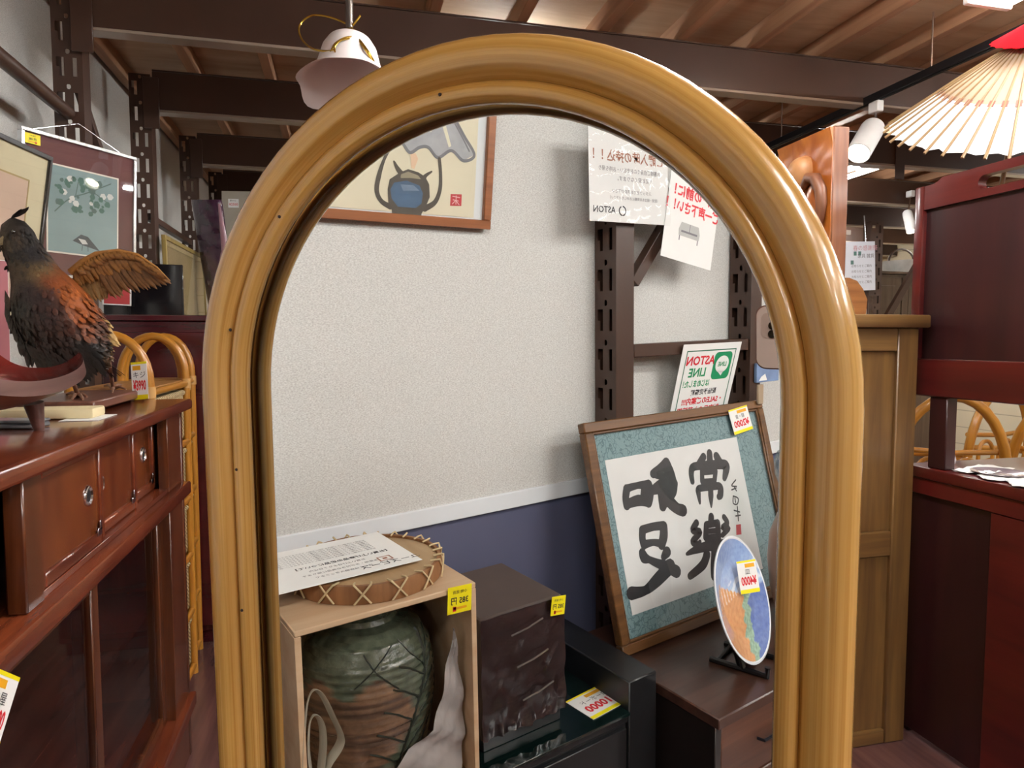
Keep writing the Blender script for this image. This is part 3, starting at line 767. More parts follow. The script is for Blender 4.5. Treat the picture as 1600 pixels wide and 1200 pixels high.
# --- black glass-topped board with low side rails
BL2 = mat('black_stain', '#17181a', .38, var=.15, vscale=20, coat=.15)
tv = thing('glass_topped_board', 'black low board with a glass top and raised side rails', 'sideboard', (-.83, .05, 0))
GZ = .425
part('rail', MB().box((-1.04, -.49, 0), (-.652, -.392, .5), .003), BL2, tv)
part('rail', MB().box((-1.04, .60, 0), (-.652, .70, .5), .003), BL2, tv)
part('body', MB().box((-1.03, -.390, .05), (-.66, .598, GZ - .032), .003), BL2, tv)
part('top_panel', MB().box((-1.035, -.391, GZ - .031), (-.655, .599, GZ - .009), .002), BL2, tv)
part('drawer_front', MB().box((-.659, -.38, .26), (-.648, .1, GZ - .04), .002), BL2, tv)
part('drawer_front', MB().box((-.659, .11, .26), (-.648, .59, GZ - .04), .002), BL2, tv)
gm = mat('green_glass', '#0a1a18', .05, var=.05, coat=1.0)
part('glass_top', MB().box((-1.032, -.390, GZ - .0085), (-.645, .598, GZ), .001), gm, tv, 'glass sheet with a greenish edge')
Xc = frame(Vector((-.73, -.357, GZ + .0006)), Vector((.08, 1, 0)), Vector((-1, .08, 0)))
cd = thing('price_card', 'white and yellow price card lying on the black glass top', 'price card', (-.73, -.357, GZ))
price_tag(cd, Xc, .135, .10, '¥10000', 'ローボード', 'card', None)

# --- brown wrapped box
WRAP = mat('brown_wrapping', '#221516', .18, var=.3, vscale=9, bump=1.0, bscale=22, coat=.6)
bx = thing('wrapped_box', 'dark brown box in crinkled wrapping on the black glass top', 'box', (-.85, -.118, GZ))
part('carton', MB().box((-.985, -.236, GZ + .028), (-.722, -.002, .745), .004), mat('matt_brown_board', '#4a3d39', .7, var=.08), bx)
part('plinth', MB().box((-.98, -.231, GZ), (-.726, -.007, GZ + .0275), .002), BL2, bx)
sh = []; 
for i in range(27):
    row = []
    for j in range(25):
        y = -.0005 - .237 * j / 24; z = .743 - .285 * i / 26
        e = .3 + .7 * (i / 26)
        d = .004 + e * (.0035 * math.sin(j * .9 + i * .35) * math.sin(i * .5 + 1) + .003 * math.sin(j * .37 - i * .6)) + (.008 * max(0, math.sin(j * 1.6)) * (i / 26) ** 4)
        row.append((-.7195 + max(.0012, d) , y, z))
    sh.append(row)
part('wrapping', MB().grid(sh), WRAP, bx, 'crinkled shiny wrapping', angle=1.2)
for z_, y_ in ((.70, -.12), (.62, -.135), (.535, -.15)):
    part('band', MB().tube([(-.706, y_ + .045, z_ - .008), (-.703, y_, z_), (-.706, y_ - .045, z_ + .01)], .0022, 8), mat('tape_gloss', '#8d8582', .08, .6), bx, 'shiny strip')
sq = M(872, 946, 0, -.708)
yellow_sticker(bx, frame(sq, EY, EZ) @ Matrix.Rotation(math.radians(7), 4, 'Z'), .042, .046)

# --- open wooden box with the vase
BOXW = wood('pale_box_wood', '#d2ac86', '#e6c8a4', 'y', .55, 0, 16, bump=.03)
wb = thing('wooden_box', 'open fronted pale wooden box holding a green and brown vase', 'box', (-.825, .235, GZ))
x0, x1, y0, y1, zb, zt, th = -1.0, -.648, .05, .425, GZ, .868, .012
part('top_board', MB().box((x0, y0, zt - th), (x1, y1, zt), .002), BOXW, wb)
part('bottom_board', MB().box((x0, y0, zb), (x1, y1, zb + th), .002), BOXW, wb)
part('side_board', MB().box((x0, y0, zb + th), (x1, y0 + th, zt - th), .001), BOXW, wb)
part('side_board', MB().box((x0, y1 - th, zb + th), (x1, y1, zt - th), .001), BOXW, wb)
part('back_board', MB().box((x0, y0 + th, zb + th), (x0 + .01, y1 - th, zt - th), .001), BOXW, wb)
yellow_sticker(wb, frame(M(718, 936, 0, x1 + .003), EY, EZ) @ Matrix.Rotation(math.radians(3), 4, 'Z'), .056, .056)
vs_ = thing('glazed_vase', 'stout brown ringed vase with a carved green leaf inside the wooden box', 'vase', (-.815, .232, zb + th))
VO = Vector((-.815, .232, zb + th))
vp = [(0, 0), (.10, 0), (.112, .01), (.135, .10), (.146, .18), (.146, .24), (.138, .29), (.12, .325), (.095, .345), (.075, .352), (.07, .362), (.08, .378), (.074, .382), (.062, .366), (.06, .34), (0, .33)]
prof = []
for i in range(len(vp) - 1):                                  # throwing rings
    for k in range(14):
        t_ = k / 14; r = vp[i][0] + (vp[i + 1][0] - vp[i][0]) * t_; z = vp[i][1] + (vp[i + 1][1] - vp[i][1]) * t_
        prof.append((r + (.0011 * math.sin(z * 420) if .01 < z < .3 and i < 8 else 0), z))
prof.append(vp[-1])
vb = MB().lathe(prof, 56, 0, Matrix.Translation(VO))
brown1, brown2, green1, green2 = [Vector(rgb(c)[:3]) for c in ('#80634c', '#3a2d27', '#3e4639', '#6b725f')]
cl = []
for p in vb.v:
    d = p - VO; a = math.degrees(math.atan2(d.y, d.x)); z = d.z
    band = min(1, max(0, .5 + .55 * math.sin(z * 95 + .6 * math.sin(a * .1)) + .5 * math.sin(z * 310 + .4 * math.sin(a * .07))))
    c = brown1.lerp(brown2, .75 * band)
    edge = -4 + 16 * math.sin(z * 26)
    if z > .255 + .02 * math.sin(a * .13) or (-110 < a < edge):
        c = green1.lerp(green2, hash2(round(a / 4), round(z * 120)) * .6)
    cl.append((c.x, c.y, c.z, 1))
vb.col = cl
part('body', vb, vcol_mat('vase_glaze', .18, .25, 70), vs_)
MATS['vase_glaze'].node_tree.nodes['Principled BSDF'].inputs['Coat Weight'].default_value = .7
def vsurf(a, z, off=.0022):
    for i in range(len(vp) - 1):
        if vp[i][1] <= z <= vp[i + 1][1] and i < 12 and vp[i + 1][1] > vp[i][1]:
            t_ = (z - vp[i][1]) / (vp[i + 1][1] - vp[i][1]); r = vp[i][0] + (vp[i + 1][0] - vp[i][0]) * t_; break
    a = math.radians(a); return VO + Vector(((r + off) * math.cos(a), (r + off) * math.sin(a), z))
lf = MB()
def vein(l, w): 
    pts = []
    for (a0, z0), (a1, z1_) in zip(l[:-1], l[1:]):
        for k in range(7): pts.append(vsurf(a0 + (a1 - a0) * k / 7, z0 + (z1_ - z0) * k / 7, 0))
    pts.append(vsurf(l[-1][0], l[-1][1], 0)); lf.tube(pts, w, 6)
vein([(2, .02), (-8, .10), (-20, .18), (-34, .25), (-40, .30), (-44, .33)], .0032)
for (a, z, s) in ((-6, .08, 1), (-12, .12, 1), (-18, .165, 1), (-26, .205, 1), (-33, .245, 1), (-10, .10, -1), (-16, .15, -1), (-24, .20, -1), (-32, .24, -1), (-38, .28, -1)):
    vein([(a, z), (a + s * 16, z + .030), (a + s * 26, min(.325, z + .042))], .0022)
for l in ([(30, .262), (10, .30), (-5, .325)], [(-5, .245), (12, .285), (22, .32)], [(-36, .262), (-22, .30), (-14, .33)], [(-28, .09), (-55, .17), (-70, .24)], [(-60, .06), (-66, .17), (-58, .30)]):
    vein(l, .0016)
part('leaf_relief', lf, mat('dark_vein', '#262b22', .35, var=.2), vs_, 'carved leaf veins')
st_ = MB()
def strap(l, w=.022):
    # flat woven tape standing on edge
    pts = [Vector(p) for p in l]; q = []
    for i in range(len(pts) - 1):
        p0 = pts[max(i - 1, 0)]; p1 = pts[i]; p2 = pts[i + 1]; p3 = pts[min(i + 2, len(pts) - 1)]
        for k in range(8):
            t_ = k / 8; q.append(.5 * ((2 * p1) + (p2 - p0) * t_ + (2 * p0 - 5 * p1 + 4 * p2 - p3) * t_ * t_ + (3 * p1 - p0 - 3 * p2 + p3) * t_ ** 3))
    q.append(pts[-1]); st_.tube(q, [w / 2] * len(q), 10, flat=.16, nrm=(.9, .45, 0))
def sp(l, x): return [tuple(M(px, py, 0, x)) for px, py in l]
strap(sp([(474, 1203), (476, 1150), (480, 1100), (490, 1078), (504, 1088), (520, 1120), (532, 1148), (530, 1165), (514, 1190), (508, 1206)], -.657))
strap(sp([(486, 1207), (482, 1170), (484, 1130), (492, 1117), (502, 1130), (505, 1160), (501, 1207)], -.659))
solo('woven_strap', st_, wood('woven_tape', '#a39a86', '#cfc6b2', 'x', .8, 0, 12, uv=True, along=260, bump=.3), 'looped beige woven strap hanging at the front of the wooden box', 'strap')
ck = []
Lb = [(708, 985), (698, 1040), (690, 1090), (676, 1140), (640, 1172), (606, 1215)]; Rb = [(714, 985), (722, 1040), (728, 1090), (730, 1140), (728, 1172), (722, 1215)]
for i in range(21):
    f = i / 20 * 5; k = min(int(f), 4); f -= k; row = []
    l_ = [Lb[k][q] + (Lb[k + 1][q] - Lb[k][q]) * f for q in (0, 1)]; r_ = [Rb[k][q] + (Rb[k + 1][q] - Rb[k][q]) * f for q in (0, 1)]
    for j in range(10):
        v = j / 9; p = M(l_[0] + (r_[0] - l_[0]) * v, l_[1] + (r_[1] - l_[1]) * v, 0, -.668)
        p.x += .009 * math.sin(i * 1.1 + j * .7) * math.sin(j * .9 + .5) - .012 * v; p.y = max(p.y, .066); p.z = max(p.z, zb + th + .002); row.append(p)
    ck.append(row)
pc = MB().grid(ck)
solo('packing_paper', pc, mat('packing_paper', '#a59e9b', .7, var=.06), 'crumpled white packing paper beside the vase in the wooden box', 'packing paper', angle=1.0)

# --- bark drum with laced rim, and the notice on it
DO = Vector((-.822, .215, .869)); DR, DH = .157, .037
dr = thing('bark_drum', 'round flat bark container with crossed lacing on top of the wooden box', 'container', DO)
BARK = wood('bark', '#7d5230', '#a9774c', 'z', .6, .05, 20, bump=.1)
part('drum_head', MB().lathe([(0, .004), (DR - .008, .004), (DR - .008, DH - .006), (DR - .02, DH - .003), (0, DH - .003)], 56, 0, Matrix.Translation(DO)), wood('drum_skin', '#a08058', '#c4a57c', 'x', .6, 0, 10), dr)
part('hoop', MB().lathe([(DR - .0075, 0), (DR, 0), (DR + .003, DH * .5), (DR, DH), (DR - .0075, DH)], 72, 0, Matrix.Translation(DO), closed=True), BARK, dr)
CORD = mat('raw_cord', '#c9b48c', .8, var=.1)
for k in range(14):
    a = 2 * math.pi * k / 14; lc = MB()
    for s in (-1, 1):
        pts = []
        for i in range(9):
            f = i / 8; b_ = a + s * (.10 - .20 * f); rr = DR + .0052 + .0012 * s
            pts.append(DO + Vector((rr * math.cos(b_), rr * math.sin(b_), .003 + f * (DH + .001))))
        b_ = a - s * .11; pts.append(DO + Vector(((DR - .002) * math.cos(b_), (DR - .002) * math.sin(b_), DH + .0035))); pts.append(DO + Vector(((DR - .016) * math.cos(b_), (DR - .016) * math.sin(b_), DH + .001)))
        lc.tube(pts, .0021, 6)
    part('lacing', lc, CORD, dr)
nz_ = .869 + DH + .006
A, Bp, Cp = M(430, 930, 2, nz_), M(660, 874, 2, nz_), M(605, 828, 2, nz_)
X = frame(Vector((Bp.x, Bp.y, nz_)), Vector((A.x - Bp.x, A.y - Bp.y, 0)), Vector((Cp.x - Bp.x, Cp.y - Bp.y, 0)))
nw, nh = (A - Bp).length, (Cp - Bp).length
nt_ = thing('printed_notice', 'white printed notice lying on the bark drum', 'notice', (Bp.x, Bp.y, nz_))
part('sheet', MB().box((0, 0, -.0012), (nw + .05, nh, 0), .0003, 0, X), WHITE, nt_)
tx = MB(); z = .0004
text_mb(tx, 'ユーズピース', .022, .058, .028, X, z, 0, bold=.0003)
for (a, b) in (((.045, .042), (.075, .045)), ((.045, .064), (.075, .067)), ((.045, .045), (.048, .064)), ((.072, .045), (.075, .064)), ((.055, .05), (.065, .059))):
    tx.poly([(a[0], a[1], z), (b[0], a[1], z), (b[0], b[1], z), (a[0], b[1], z)], 1, X)
text_mb(tx, '【お買い上げ商品の返品について】', .0135, .135, .098, X, z, 0, bold=.0003)
for i, l in enumerate(('お買い上げ日より７日以内', '未使用・タグ付きの商品に限ります', '詳しくは店頭スタッフまで')):
    text_mb(tx, l, .010, .155, .075 - .020 * i, X, z, 2)
for i in range(7):
    text_mb(tx, 'お客様へのお願いとご案内を下記に記載しておりますのでご一読下さい', .0072, .165, .125 + .0105 * i, X, z, 2)
part('lettering', tx, [BLK, BRN, GRY], nt_)

# --- notices hung on the racks
def sheet_at(c_tl, c_tr, c_bl, xplane, tilt=0.0):
    a, b, c = M(*c_tl, 0, xplane), M(*c_tr, 0, xplane), M(*c_bl, 0, xplane)
    return a, b, c
a, b, c = sheet_at((920, 190), (1045, 206), (920, 343), -.975)
w_, h_ = .325, (a.z - c.z)
X = frame(Vector((-.975, c.y - w_, c.z)), EY, EZ) @ Matrix.Rotation(math.radians(-1.0), 4, 'Z')
an = thing('sleeved_notice', 'large white notice in a shiny plastic sleeve on the slotted post', 'notice', (-.975, c.y - w_ / 2, c.z))
sheetg = []
for i in range(21):
    row = []
    for j in range(17):
        u, v = i / 20, j / 16
        row.append((u * w_, v * h_, .0032 * math.sin(u * 3 + 5 * v) * math.sin(v * 17 + u * 3) * (1 if u > .6 or v > .6 else .4) + .0018 * math.sin(u * 45 + 3 * math.sin(v * 9))))
    sheetg.append(row)
part('plastic_sleeve', MB().grid([[(p[0], p[1], p[2] + .0075) for p in r] for r in sheetg], 0, X), glass_film('sleeve_film', '#fbfbfb', .06, 1.5), an, 'shiny crinkled clear sleeve', angle=1.5)
part('sheet', MB().box((.003, .003, -.001), (w_ - .003, h_ - .003, .0005), 0, 0, X), WHITE, an)
tx = MB(); z = .0012
text_mb(tx, 'ご購入時の持込 ！！', .036, w_ * .54, h_ * .70, X, z, 0, sx=.92, bold=.0006)
text_mb(tx, 'お客様ご自身でのお支払い・お持ち帰り', .0155, w_ * .5, h_ * .565, X, z, 1, sx=.9)
text_mb(tx, '大変お安くなります。', .0155, w_ * .45, h_ * .475, X, z, 1)
text_mb(tx, 'スタッフまでお声掛け下さい', .0125, w_ * .48, h_ * .34, X, z, 1)
text_mb(tx, '（配送・組立もお気軽にお申し付け下さい）', .0105, w_ * .45, h_ * .27, X, z, 1)
text_mb(tx, 'ASTON', .026, w_ * .82, h_ * .135, X, z, 2, bold=.0004)
for s0_, s1_ in ((100, 260), (-80, 60)):
    tx.brush([(w_ * .60 + .013 * math.cos(math.radians(t_)), h_ * .135 + .013 * math.sin(math.radians(t_))) for t_ in range(s0_, s1_ + 1, 20)], .004, z, 2, X)
part('lettering', tx, [BRN, GRY, BLK], an)
# sofa notice, hanging aslant
a, c, d = M(1052, 268, 0, -.972), M(1032, 399, 0, -.972), M(1110, 423, 0, -.972)
ey = (a - c); ex = (c - d); ww = ex.length; 
X = frame(d, ex, ey)
hh = ey.length + .05
sn = thing('sofa_notice', 'white notice with red lettering and a picture of a grey sofa, hanging aslant', 'notice', d + (c - d) / 2)
part('sheet', MB().box((0, 0, -.0012), (ww, hh, 0), .0002, 0, X), WHITE, sn)
tx = MB(); z = .0006
text_mb(tx, 'お客様へ', ww * .16, ww * .5, hh * .86, X, z, 1, bold=.0006)
text_mb(tx, '試座の前に！', ww * .17, ww * .52, hh * .68, X, z, 0, sx=.95, bold=.0014)
text_mb(tx, 'ご一声下さい！！', ww * .17, ww * .54, hh * .53, X, z, 0, sx=.84, bold=.0014)
sf = MB()
cx_, cy_, k_ = ww * .52, hh * .3, ww * .2
sf.poly([(cx_ - k_, cy_ - k_ * .3, z), (cx_ + k_, cy_ - k_ * .3, z), (cx_ + k_ * 1.05, cy_ + k_ * .1, z), (cx_ + k_ * .85, cy_ + k_ * .6, z), (cx_ - k_ * .85, cy_ + k_ * .6, z), (cx_ - k_ * 1.05, cy_ + k_ * .1, z)], 0, X)
sf.poly([(cx_ - k_ * .8, cy_ - k_ * .05, z + .0003), (cx_ + k_ * .8, cy_ - k_ * .05, z + .0003), (cx_ + k_ * .8, cy_ + k_ * .08, z + .0003), (cx_ - k_ * .8, cy_ + k_ * .08, z + .0003)], 1, X)
sf.poly([(cx_ - .0012, cy_ + k_ * .08, z + .0003), (cx_ + .0012, cy_ + k_ * .08, z + .0003), (cx_ + .0012, cy_ + k_ * .58, z + .0003), (cx_ - .0012, cy_ + k_ * .58, z + .0003)], 1, X)
for s in (-1, 1): sf.poly([(cx_ + s * k_ * .9 - .002, cy_ - k_ * .62, z), (cx_ + s * k_ * .9 + .002, cy_ - k_ * .62, z), (cx_ + s * k_ * .9 + .002, cy_ - k_ * .3, z), (cx_ + s * k_ * .9 - .002, cy_ - k_ * .3, z)], 1, X)
part('lettering', tx, [RED, BLK], sn)
part('sofa_picture', sf, [mat('sofa_grey', '#b3b3b0', .6, var=.05), GRY], sn)
# green bordered sign
a, b = M(1070, 538, 0, -.985), M(1161, 538, 0, -.985)
w_, h_ = .297, .40
tl_ = math.radians(14)
eyv = Vector((math.sin(tl_), 0, math.cos(tl_)))
X = frame(Vector((-.988, a.y - w_, 1.312)) - eyv * h_, EY, eyv)
ls = thing('green_bordered_sign', 'white sign with a thin green border and a green speech bubble badge', 'sign', (-.988, a.y - w_ / 2, 1.312))
part('sheet', MB().box((0, 0, -.002), (w_, h_, 0), .0004, 0, X), WHITE, ls)
bd = MB(); z = .0005; e, f = .022, .026
for p0, p1 in (((e, e), (w_ - e, f)), ((e, h_ - f), (w_ - e, h_ - e)), ((e, f), (f, h_ - f)), ((w_ - f, f), (w_ - e, h_ - f))):
    bd.poly([(p0[0], p0[1], z), (p1[0], p0[1], z), (p1[0], p1[1], z), (p0[0], p1[1], z)], 0, X)
part('border', bd, [mat('dark_green', '#2f6f55', .5, var=.03)], ls)
bg = MB(); s_ = .093; ox, oy = .036, h_ - .032 - s_ - .006; r_ = .018
pts = []
for cx_, cy_, a0 in ((ox + s_ - r_, oy + s_ * 1.06 - r_, 0), (ox + r_, oy + s_ * 1.06 - r_, 90), (ox + r_, oy + r_, 180), (ox + s_ - r_, oy + r_, 270)):
    for k in range(7): t_ = math.radians(a0 + 15 * k); pts.append((cx_ + r_ * math.cos(t_), cy_ + r_ * math.sin(t_), z))
bg.poly(pts, 0, X)
cx_, cy_ = ox + s_ / 2, oy + s_ * .58
bg.poly([(cx_ + s_ * .37 * math.cos(2 * math.pi * k / 32), cy_ + s_ * .33 * math.sin(2 * math.pi * k / 32), z + .0004) for k in range(32)], 1, X)
bg.poly([(cx_ - s_ * .05, cy_ - s_ * .45, z + .0004), (cx_ + s_ * .25, cy_ - s_ * .22, z + .0004), (cx_ - s_ * .16, cy_ - s_ * .28, z + .0004)], 1, X)
text_mb(bg, 'LINE', s_ * .24, cx_, cy_, X, z + .0008, 0, bold=.0006)
part('badge', bg, [GRN, WHITE], ls, 'green rounded badge with a white bubble')
tx = MB()
text_mb(tx, 'ASTON', .043, .198, h_ - .060, X, z, 0, bold=.0012)
text_mb(tx, 'LINE', .043, .203, h_ - .102, X, z, 1, bold=.0012)
text_mb(tx, 'はじめました！', .028, .203, h_ - .142, X, z, 1, sx=.75, bold=.0008)
text_mb(tx, '配信予定情報', .022, .15, h_ - .174, X, z, 2, bold=.0005)
text_mb(tx, '・SALEのご案内!!!', .027, .145, h_ - .206, X, z, 0, bold=.0008)
text_mb(tx, '・新商品の入荷情報', .027, .145, h_ - .240, X, z, 0, bold=.0008)
text_mb(tx, '・お得なクーポン配布', .020, .148, h_ - .272, X, z, 2)
part('lettering', tx, [RED, GRN, BLK], ls)
# blue card on the far post
a, b = M(1183, 568, 0, -.985), M(1184, 598, 0, -.985)
X = frame(Vector((-.985, a.y - .13, b.z)), EY, EZ)
bc = thing('blue_card', 'small blue and white card at the right edge of the mirror', 'card', (-.985, a.y - .065, b.z))
part('sheet', MB().box((0, 0, -.012), (.13, a.z - b.z, 0), .001, 0, X), mat('cloudy_blue', '#7288ad', .5, var=.25, vscale=14), bc)
part('white_print', MB().poly([(.07, .006, .0004), (.118, .006, .0004), (.105, .02, .0004), (.082, .03, .0004)], 0, X), WHITE, bc)
solo('picture_clip', MB().box(M(1182, 601, 0, -.965), M(1193, 631, 0, -.955) , .002), mat('beige_plastic', '#a8937a', .5), 'small beige clip above the corner of the calligraphy frame', 'clip')

# --- the phone taking the picture
PHX = frame(CAM - FW * .0045, -RT, UP)
ph = thing('mobile_phone', 'mobile phone in a beige case with brown edge at the right edge of the mirror', 'phone', CAM - FW * .01 - UP * .054)
def rrect(x0, y0, x1, y1, r, n=8):
    o_ = []
    for cx_, cy_, a0 in ((x1 - r, y1 - r, 0), (x0 + r, y1 - r, 90), (x0 + r, y0 + r, 180), (x1 - r, y0 + r, 270)):
        for k in range(n + 1): t_ = math.radians(a0 + 90 * k / n); o_.append((cx_ + r * math.cos(t_), cy_ + r * math.sin(t_)))
    return o_
part('edge_band', MB().prism(rrect(-.139, -.0555, .0225, .0255, .013), -.011, .0, 0, PHX), mat('brown_edge', '#6f4c42', .4), ph, 'brown edge')
part('back_cover', MB().prism(rrect(-.1373, -.0538, .0208, .0238, .012), .0003, .0016, 0, PHX), mat('beige_cover', '#b7a297', .55, var=.04), ph, 'beige cover')
part('screen', MB().prism(rrect(-.136, -.0525, .0195, .0225, .011), -.0125, -.0112, 0, PHX), mat('black_screen', '#0a0a0c', .1), ph)
part('camera_module', MB().prism(rrect(-.018, -.016, .014, .016, .007), .0017, .0024, 0, PHX), mat('camera_bezel', '#a58f84', .3), ph)
for x_, y_ in ((0, 0), (.0005, -.0105), (-.0125, -.004)):
    part('lens_ring', MB().lathe([(0, .0025), (.0052, .0025), (.0052, .0032), (0, .0032)], 20, 0, PHX @ Matrix.Translation((x_, y_, 0))), mat('lens_black', '#08080a', .1, coat=.5), ph)

# ------------------------------------------------------------------ left side: the red-brown cabinet and what stands on it
CAB = wood('lacquered_red_wood', '#5a2617', '#8c4526', 'y', .22, .5, 26, along=2.0)
CABD = wood('lacquered_dark_wood', '#46210f', '#6c3a1e', 'z', .25, .4, 26, along=2.0)
DOORW = wood('door_red_wood', '#612c17', '#8a4922', 'z', .2, .5, 14, along=3.0)
XF = -.53; CT = 1.21
cb = thing('tansu_cabinet', 'long glossy red-brown cabinet with sliding doors carrying the stuffed pheasant', 'cabinet', (-.74, 1.6, 0))
Y0, Y1 = .78, 2.43
part('top_board', MB().box((-.985, Y0 - .02, CT - .034), (-.495, Y1 + .004, CT), .009, seg=3), CAB, cb)
part('end_panel', MB().box((-.97, Y1 - .022, 0), (XF + .002, Y1, CT - .0345), .002), CABD, cb)
part('end_panel', MB().box((-.97, Y0, 0), (XF + .002, Y0 + .022, CT - .0345), .002), CABD, cb)
part('back_panel', MB().box((-.97, Y0 + .0225, .08), (-.958, Y1 - .0225, CT - .035), .001), CABD, cb)
part('stile', MB().box((XF - .03, 2.245, 0), (XF, Y1 - .0225, .895), .002), CABD, cb)
part('stile', MB().box((XF - .03, 2.245, .937), (XF, Y1 - .0225, CT - .035), .002), CABD, cb)
part('stile', MB().box((XF - .03, 1.285, .937), (XF + .002, 1.352, CT - .035), .003), CABD, cb)
part('belt_rail', MB().box((-.957, Y0 + .023, .895), (-.505, Y1 - .003, .936), .006, seg=2), CAB, cb)
part('lower_rail', MB().box((-.957, Y0 + .023, .17), (-.508, Y1 - .003, .215), .005, seg=2), CAB, cb)
part('shelf', MB().box((-.957, Y0 + .023, .56), (-.60, Y1 - .023, .58), .001), CABD, cb)
part('door_track', MB().box((XF - .05, 1.353, .9365), (XF - .004, 2.244, .950), .001), CAB, cb)
def sliding(y0, y1, x, pull, label=None):
    z0, z1 = .951, CT - .036
    d = part('sliding_door', MB().box((x - .012, y0 + .021, z0 + .026), (x - .006, y1 - .021, z1 - .021), .001), DOORW, cb, label)
    part('door_frame', MB().box((x - .016, y0, z0), (x, y0 + .022, z1), .003).box((x - .016, y1 - .022, z0), (x, y1, z1), .003).box((x - .016, y0 + .022, z0), (x, y1 - .022, z0 + .027), .003).box((x - .016, y0 + .022, z1 - .022), (x, y1 - .022, z1), .003), CAB, d)
    X = frame(Vector((x - .0055, pull, z0 + .118)), EY, EZ)
    part('finger_pull', MB().lathe([(.010, -.002), (.0135, 0), (.0185, .0035), (.0215, .0025), (.023, 0), (.023, -.001)], 24, 0, X), CHROME, d, 'round metal finger pull')
    part('pull_cup', MB().lathe([(0, -.001), (.0125, 0), (.0135, .0005), (0, .0006)], 20, 0, X), mat('dull_iron', '#3a3c44', .35, .8), d)
    part('corner_plate', MB().box((x + .0002, y1 - .05, z0 + .020), (x + .0014, y1 - .022, z0 + .036), .0005).box((x + .0002, y1 - .034, z0 + .03), (x + .0014, y1 - .022, z0 + .052), .0005), CHROME, d)
sliding(1.354, 1.690, XF - .004, 1.612)
sliding(1.678, 2.005, XF - .022, 1.742)
sliding(1.98, 2.262, XF - .041, 2.16)
sliding(.81, 1.25, XF - .03, 1.18)
AMB = glass_film('amber_pane', '#e0c6b8', .03, 1.6)
def glazed(y0, y1, x):
    z0, z1 = .217, .893
    d = part('glass_door', MB().box((x - .012, y0 + .04, z0 + .03), (x - .009, y1 - .04, z1 - .03), 0), AMB, cb, 'glazed sliding door')
    part('door_frame', MB().box((x - .022, y0, z0), (x, y0 + .041, z1), .003).box((x - .022, y1 - .041, z0), (x, y1, z1), .003).box((x - .022, y0 + .041, z0), (x, y1 - .041, z0 + .031), .003).box((x - .022, y0 + .041, z1 - .031), (x, y1 - .041, z1), .003), CABD, d)
glazed(.84, 1.63, XF - .004); glazed(1.60, 2.25, XF - .028)
for a, b in ((.84, 1.55), (1.57, 2.30)):
    d = part('drawer', MB().box((XF - .35, a, .03), (XF + .001, b, .166), .004), CABD, cb)
    c = (a + b) / 2
    part('drawer_handle', MB().tube([(XF + .003, c - .05, .11), (XF + .02, c - .05, .10), (XF + .02, c + .05, .10), (XF + .003, c + .05, .11)], .005, 8), mat('dull_iron', '#3a3c44', .35, .8), d)
X = frame(P(-8, 1108, 0, -.50), Vector((.12, 1, 0)), EZ) @ Matrix.Rotation(math.radians(-38), 4, 'Z')
price_tag(cb, X, .075, .10, '¥19800', '水屋', 'price_tag', 'white and yellow price tag at the lower left of the photo')

# --- lacquered tray on legs
RL = mat('red_lacquer', '#63201c', .12, var=.2, vscale=5, coat=.8)
TB = wood('tray_brown', '#4a2e28', '#70504a', 'y', .35, .15, 40, along=1.2)
ty = thing('lacquered_tray', 'boat shaped tray on short legs, glossy red inside and brown outside', 'tray', (-.69, 1.46, CT))
def trz(s, t): return CT + .080 + .036 * (abs(t) ** 2.4) + .048 * abs(s) ** 2.0
top, bot = [], []
HW, HL = .135, .335
for i in range(33):
    s = -1 + 2 * i / 32; w = HW * (1 - .38 * abs(s) ** 4)
    r1, r2 = [], []
    for j in range(21):
        t_ = -1 + 2 * j / 20
        x, y = -.69 + w * t_, 1.455 + HL * s
        r1.append((x, y, trz(s, t_))); r2.append((x * 1.0 + .004 * t_, y + .004 * s, trz(s, t_ * .96) - .024))
    top.append(r1); bot.append(r2)
part('tray_inside', MB().grid([r[::-1] for r in top]), RL, ty, 'glossy red inside', angle=1.2)
sh = MB().grid(bot)
for (ra, rb) in ((top[0], bot[0]), (bot[-1], top[-1])): sh.grid([ra, rb])
sh.grid([[r[0] for r in bot], [r[0] for r in top]]); sh.grid([[r[-1] for r in top], [r[-1] for r in bot]])
part('tray_shell', sh, TB, ty, angle=.9)
for sx, sy in ((1, 1), (1, -1), (-1, 1), (-1, -1)):
    x, y = -.69 + sx * .05, 1.455 + sy * .17
    part('leg', MB().tube([(x, y, CT + .060), (x + sx * .004, y + sy * .012, CT + .0006)], [.019, .010], 14), TB, ty)
# --- cream stand, sheet of paper, small tin
solo('cream_stand', MB().box((-.98, 1.845, CT + .001), (-.60, 1.935, CT + .026), .006, seg=2), mat('cream_paint', '#d9c9a0', .5, var=.06), 'flat cream coloured slab lying behind the leg of the red tray', 'slab')
solo('paper_slip', MB().box((-.66, 1.80, CT + .0005), (-.575, 1.94, CT + .0015), .0002, 0, Matrix.Identity(4)), WHITE, 'white slip of paper under the end of the cream slab', 'paper')
tn = thing('metal_tin', 'small flat silver tin lying on the cabinet top behind the tray leg', 'tin', (-.70, 1.70, CT))
Xt = Matrix.Translation((-.71, 1.70, CT)) @ Matrix.Rotation(math.radians(-14), 4, 'Z')
part('tin_body', MB().box((-.062, -.03, .001), (.062, .03, .012), .003, 0, Xt), mat('tin_grey', '#8a8d92', .35, .7, .15), tn)
part('tin_lid', MB().box((-.063, -.031, .0125), (.063, .031, .019), .003, 0, Xt), mat('tin_light', '#a9adb2', .3, .7, .2), tn)

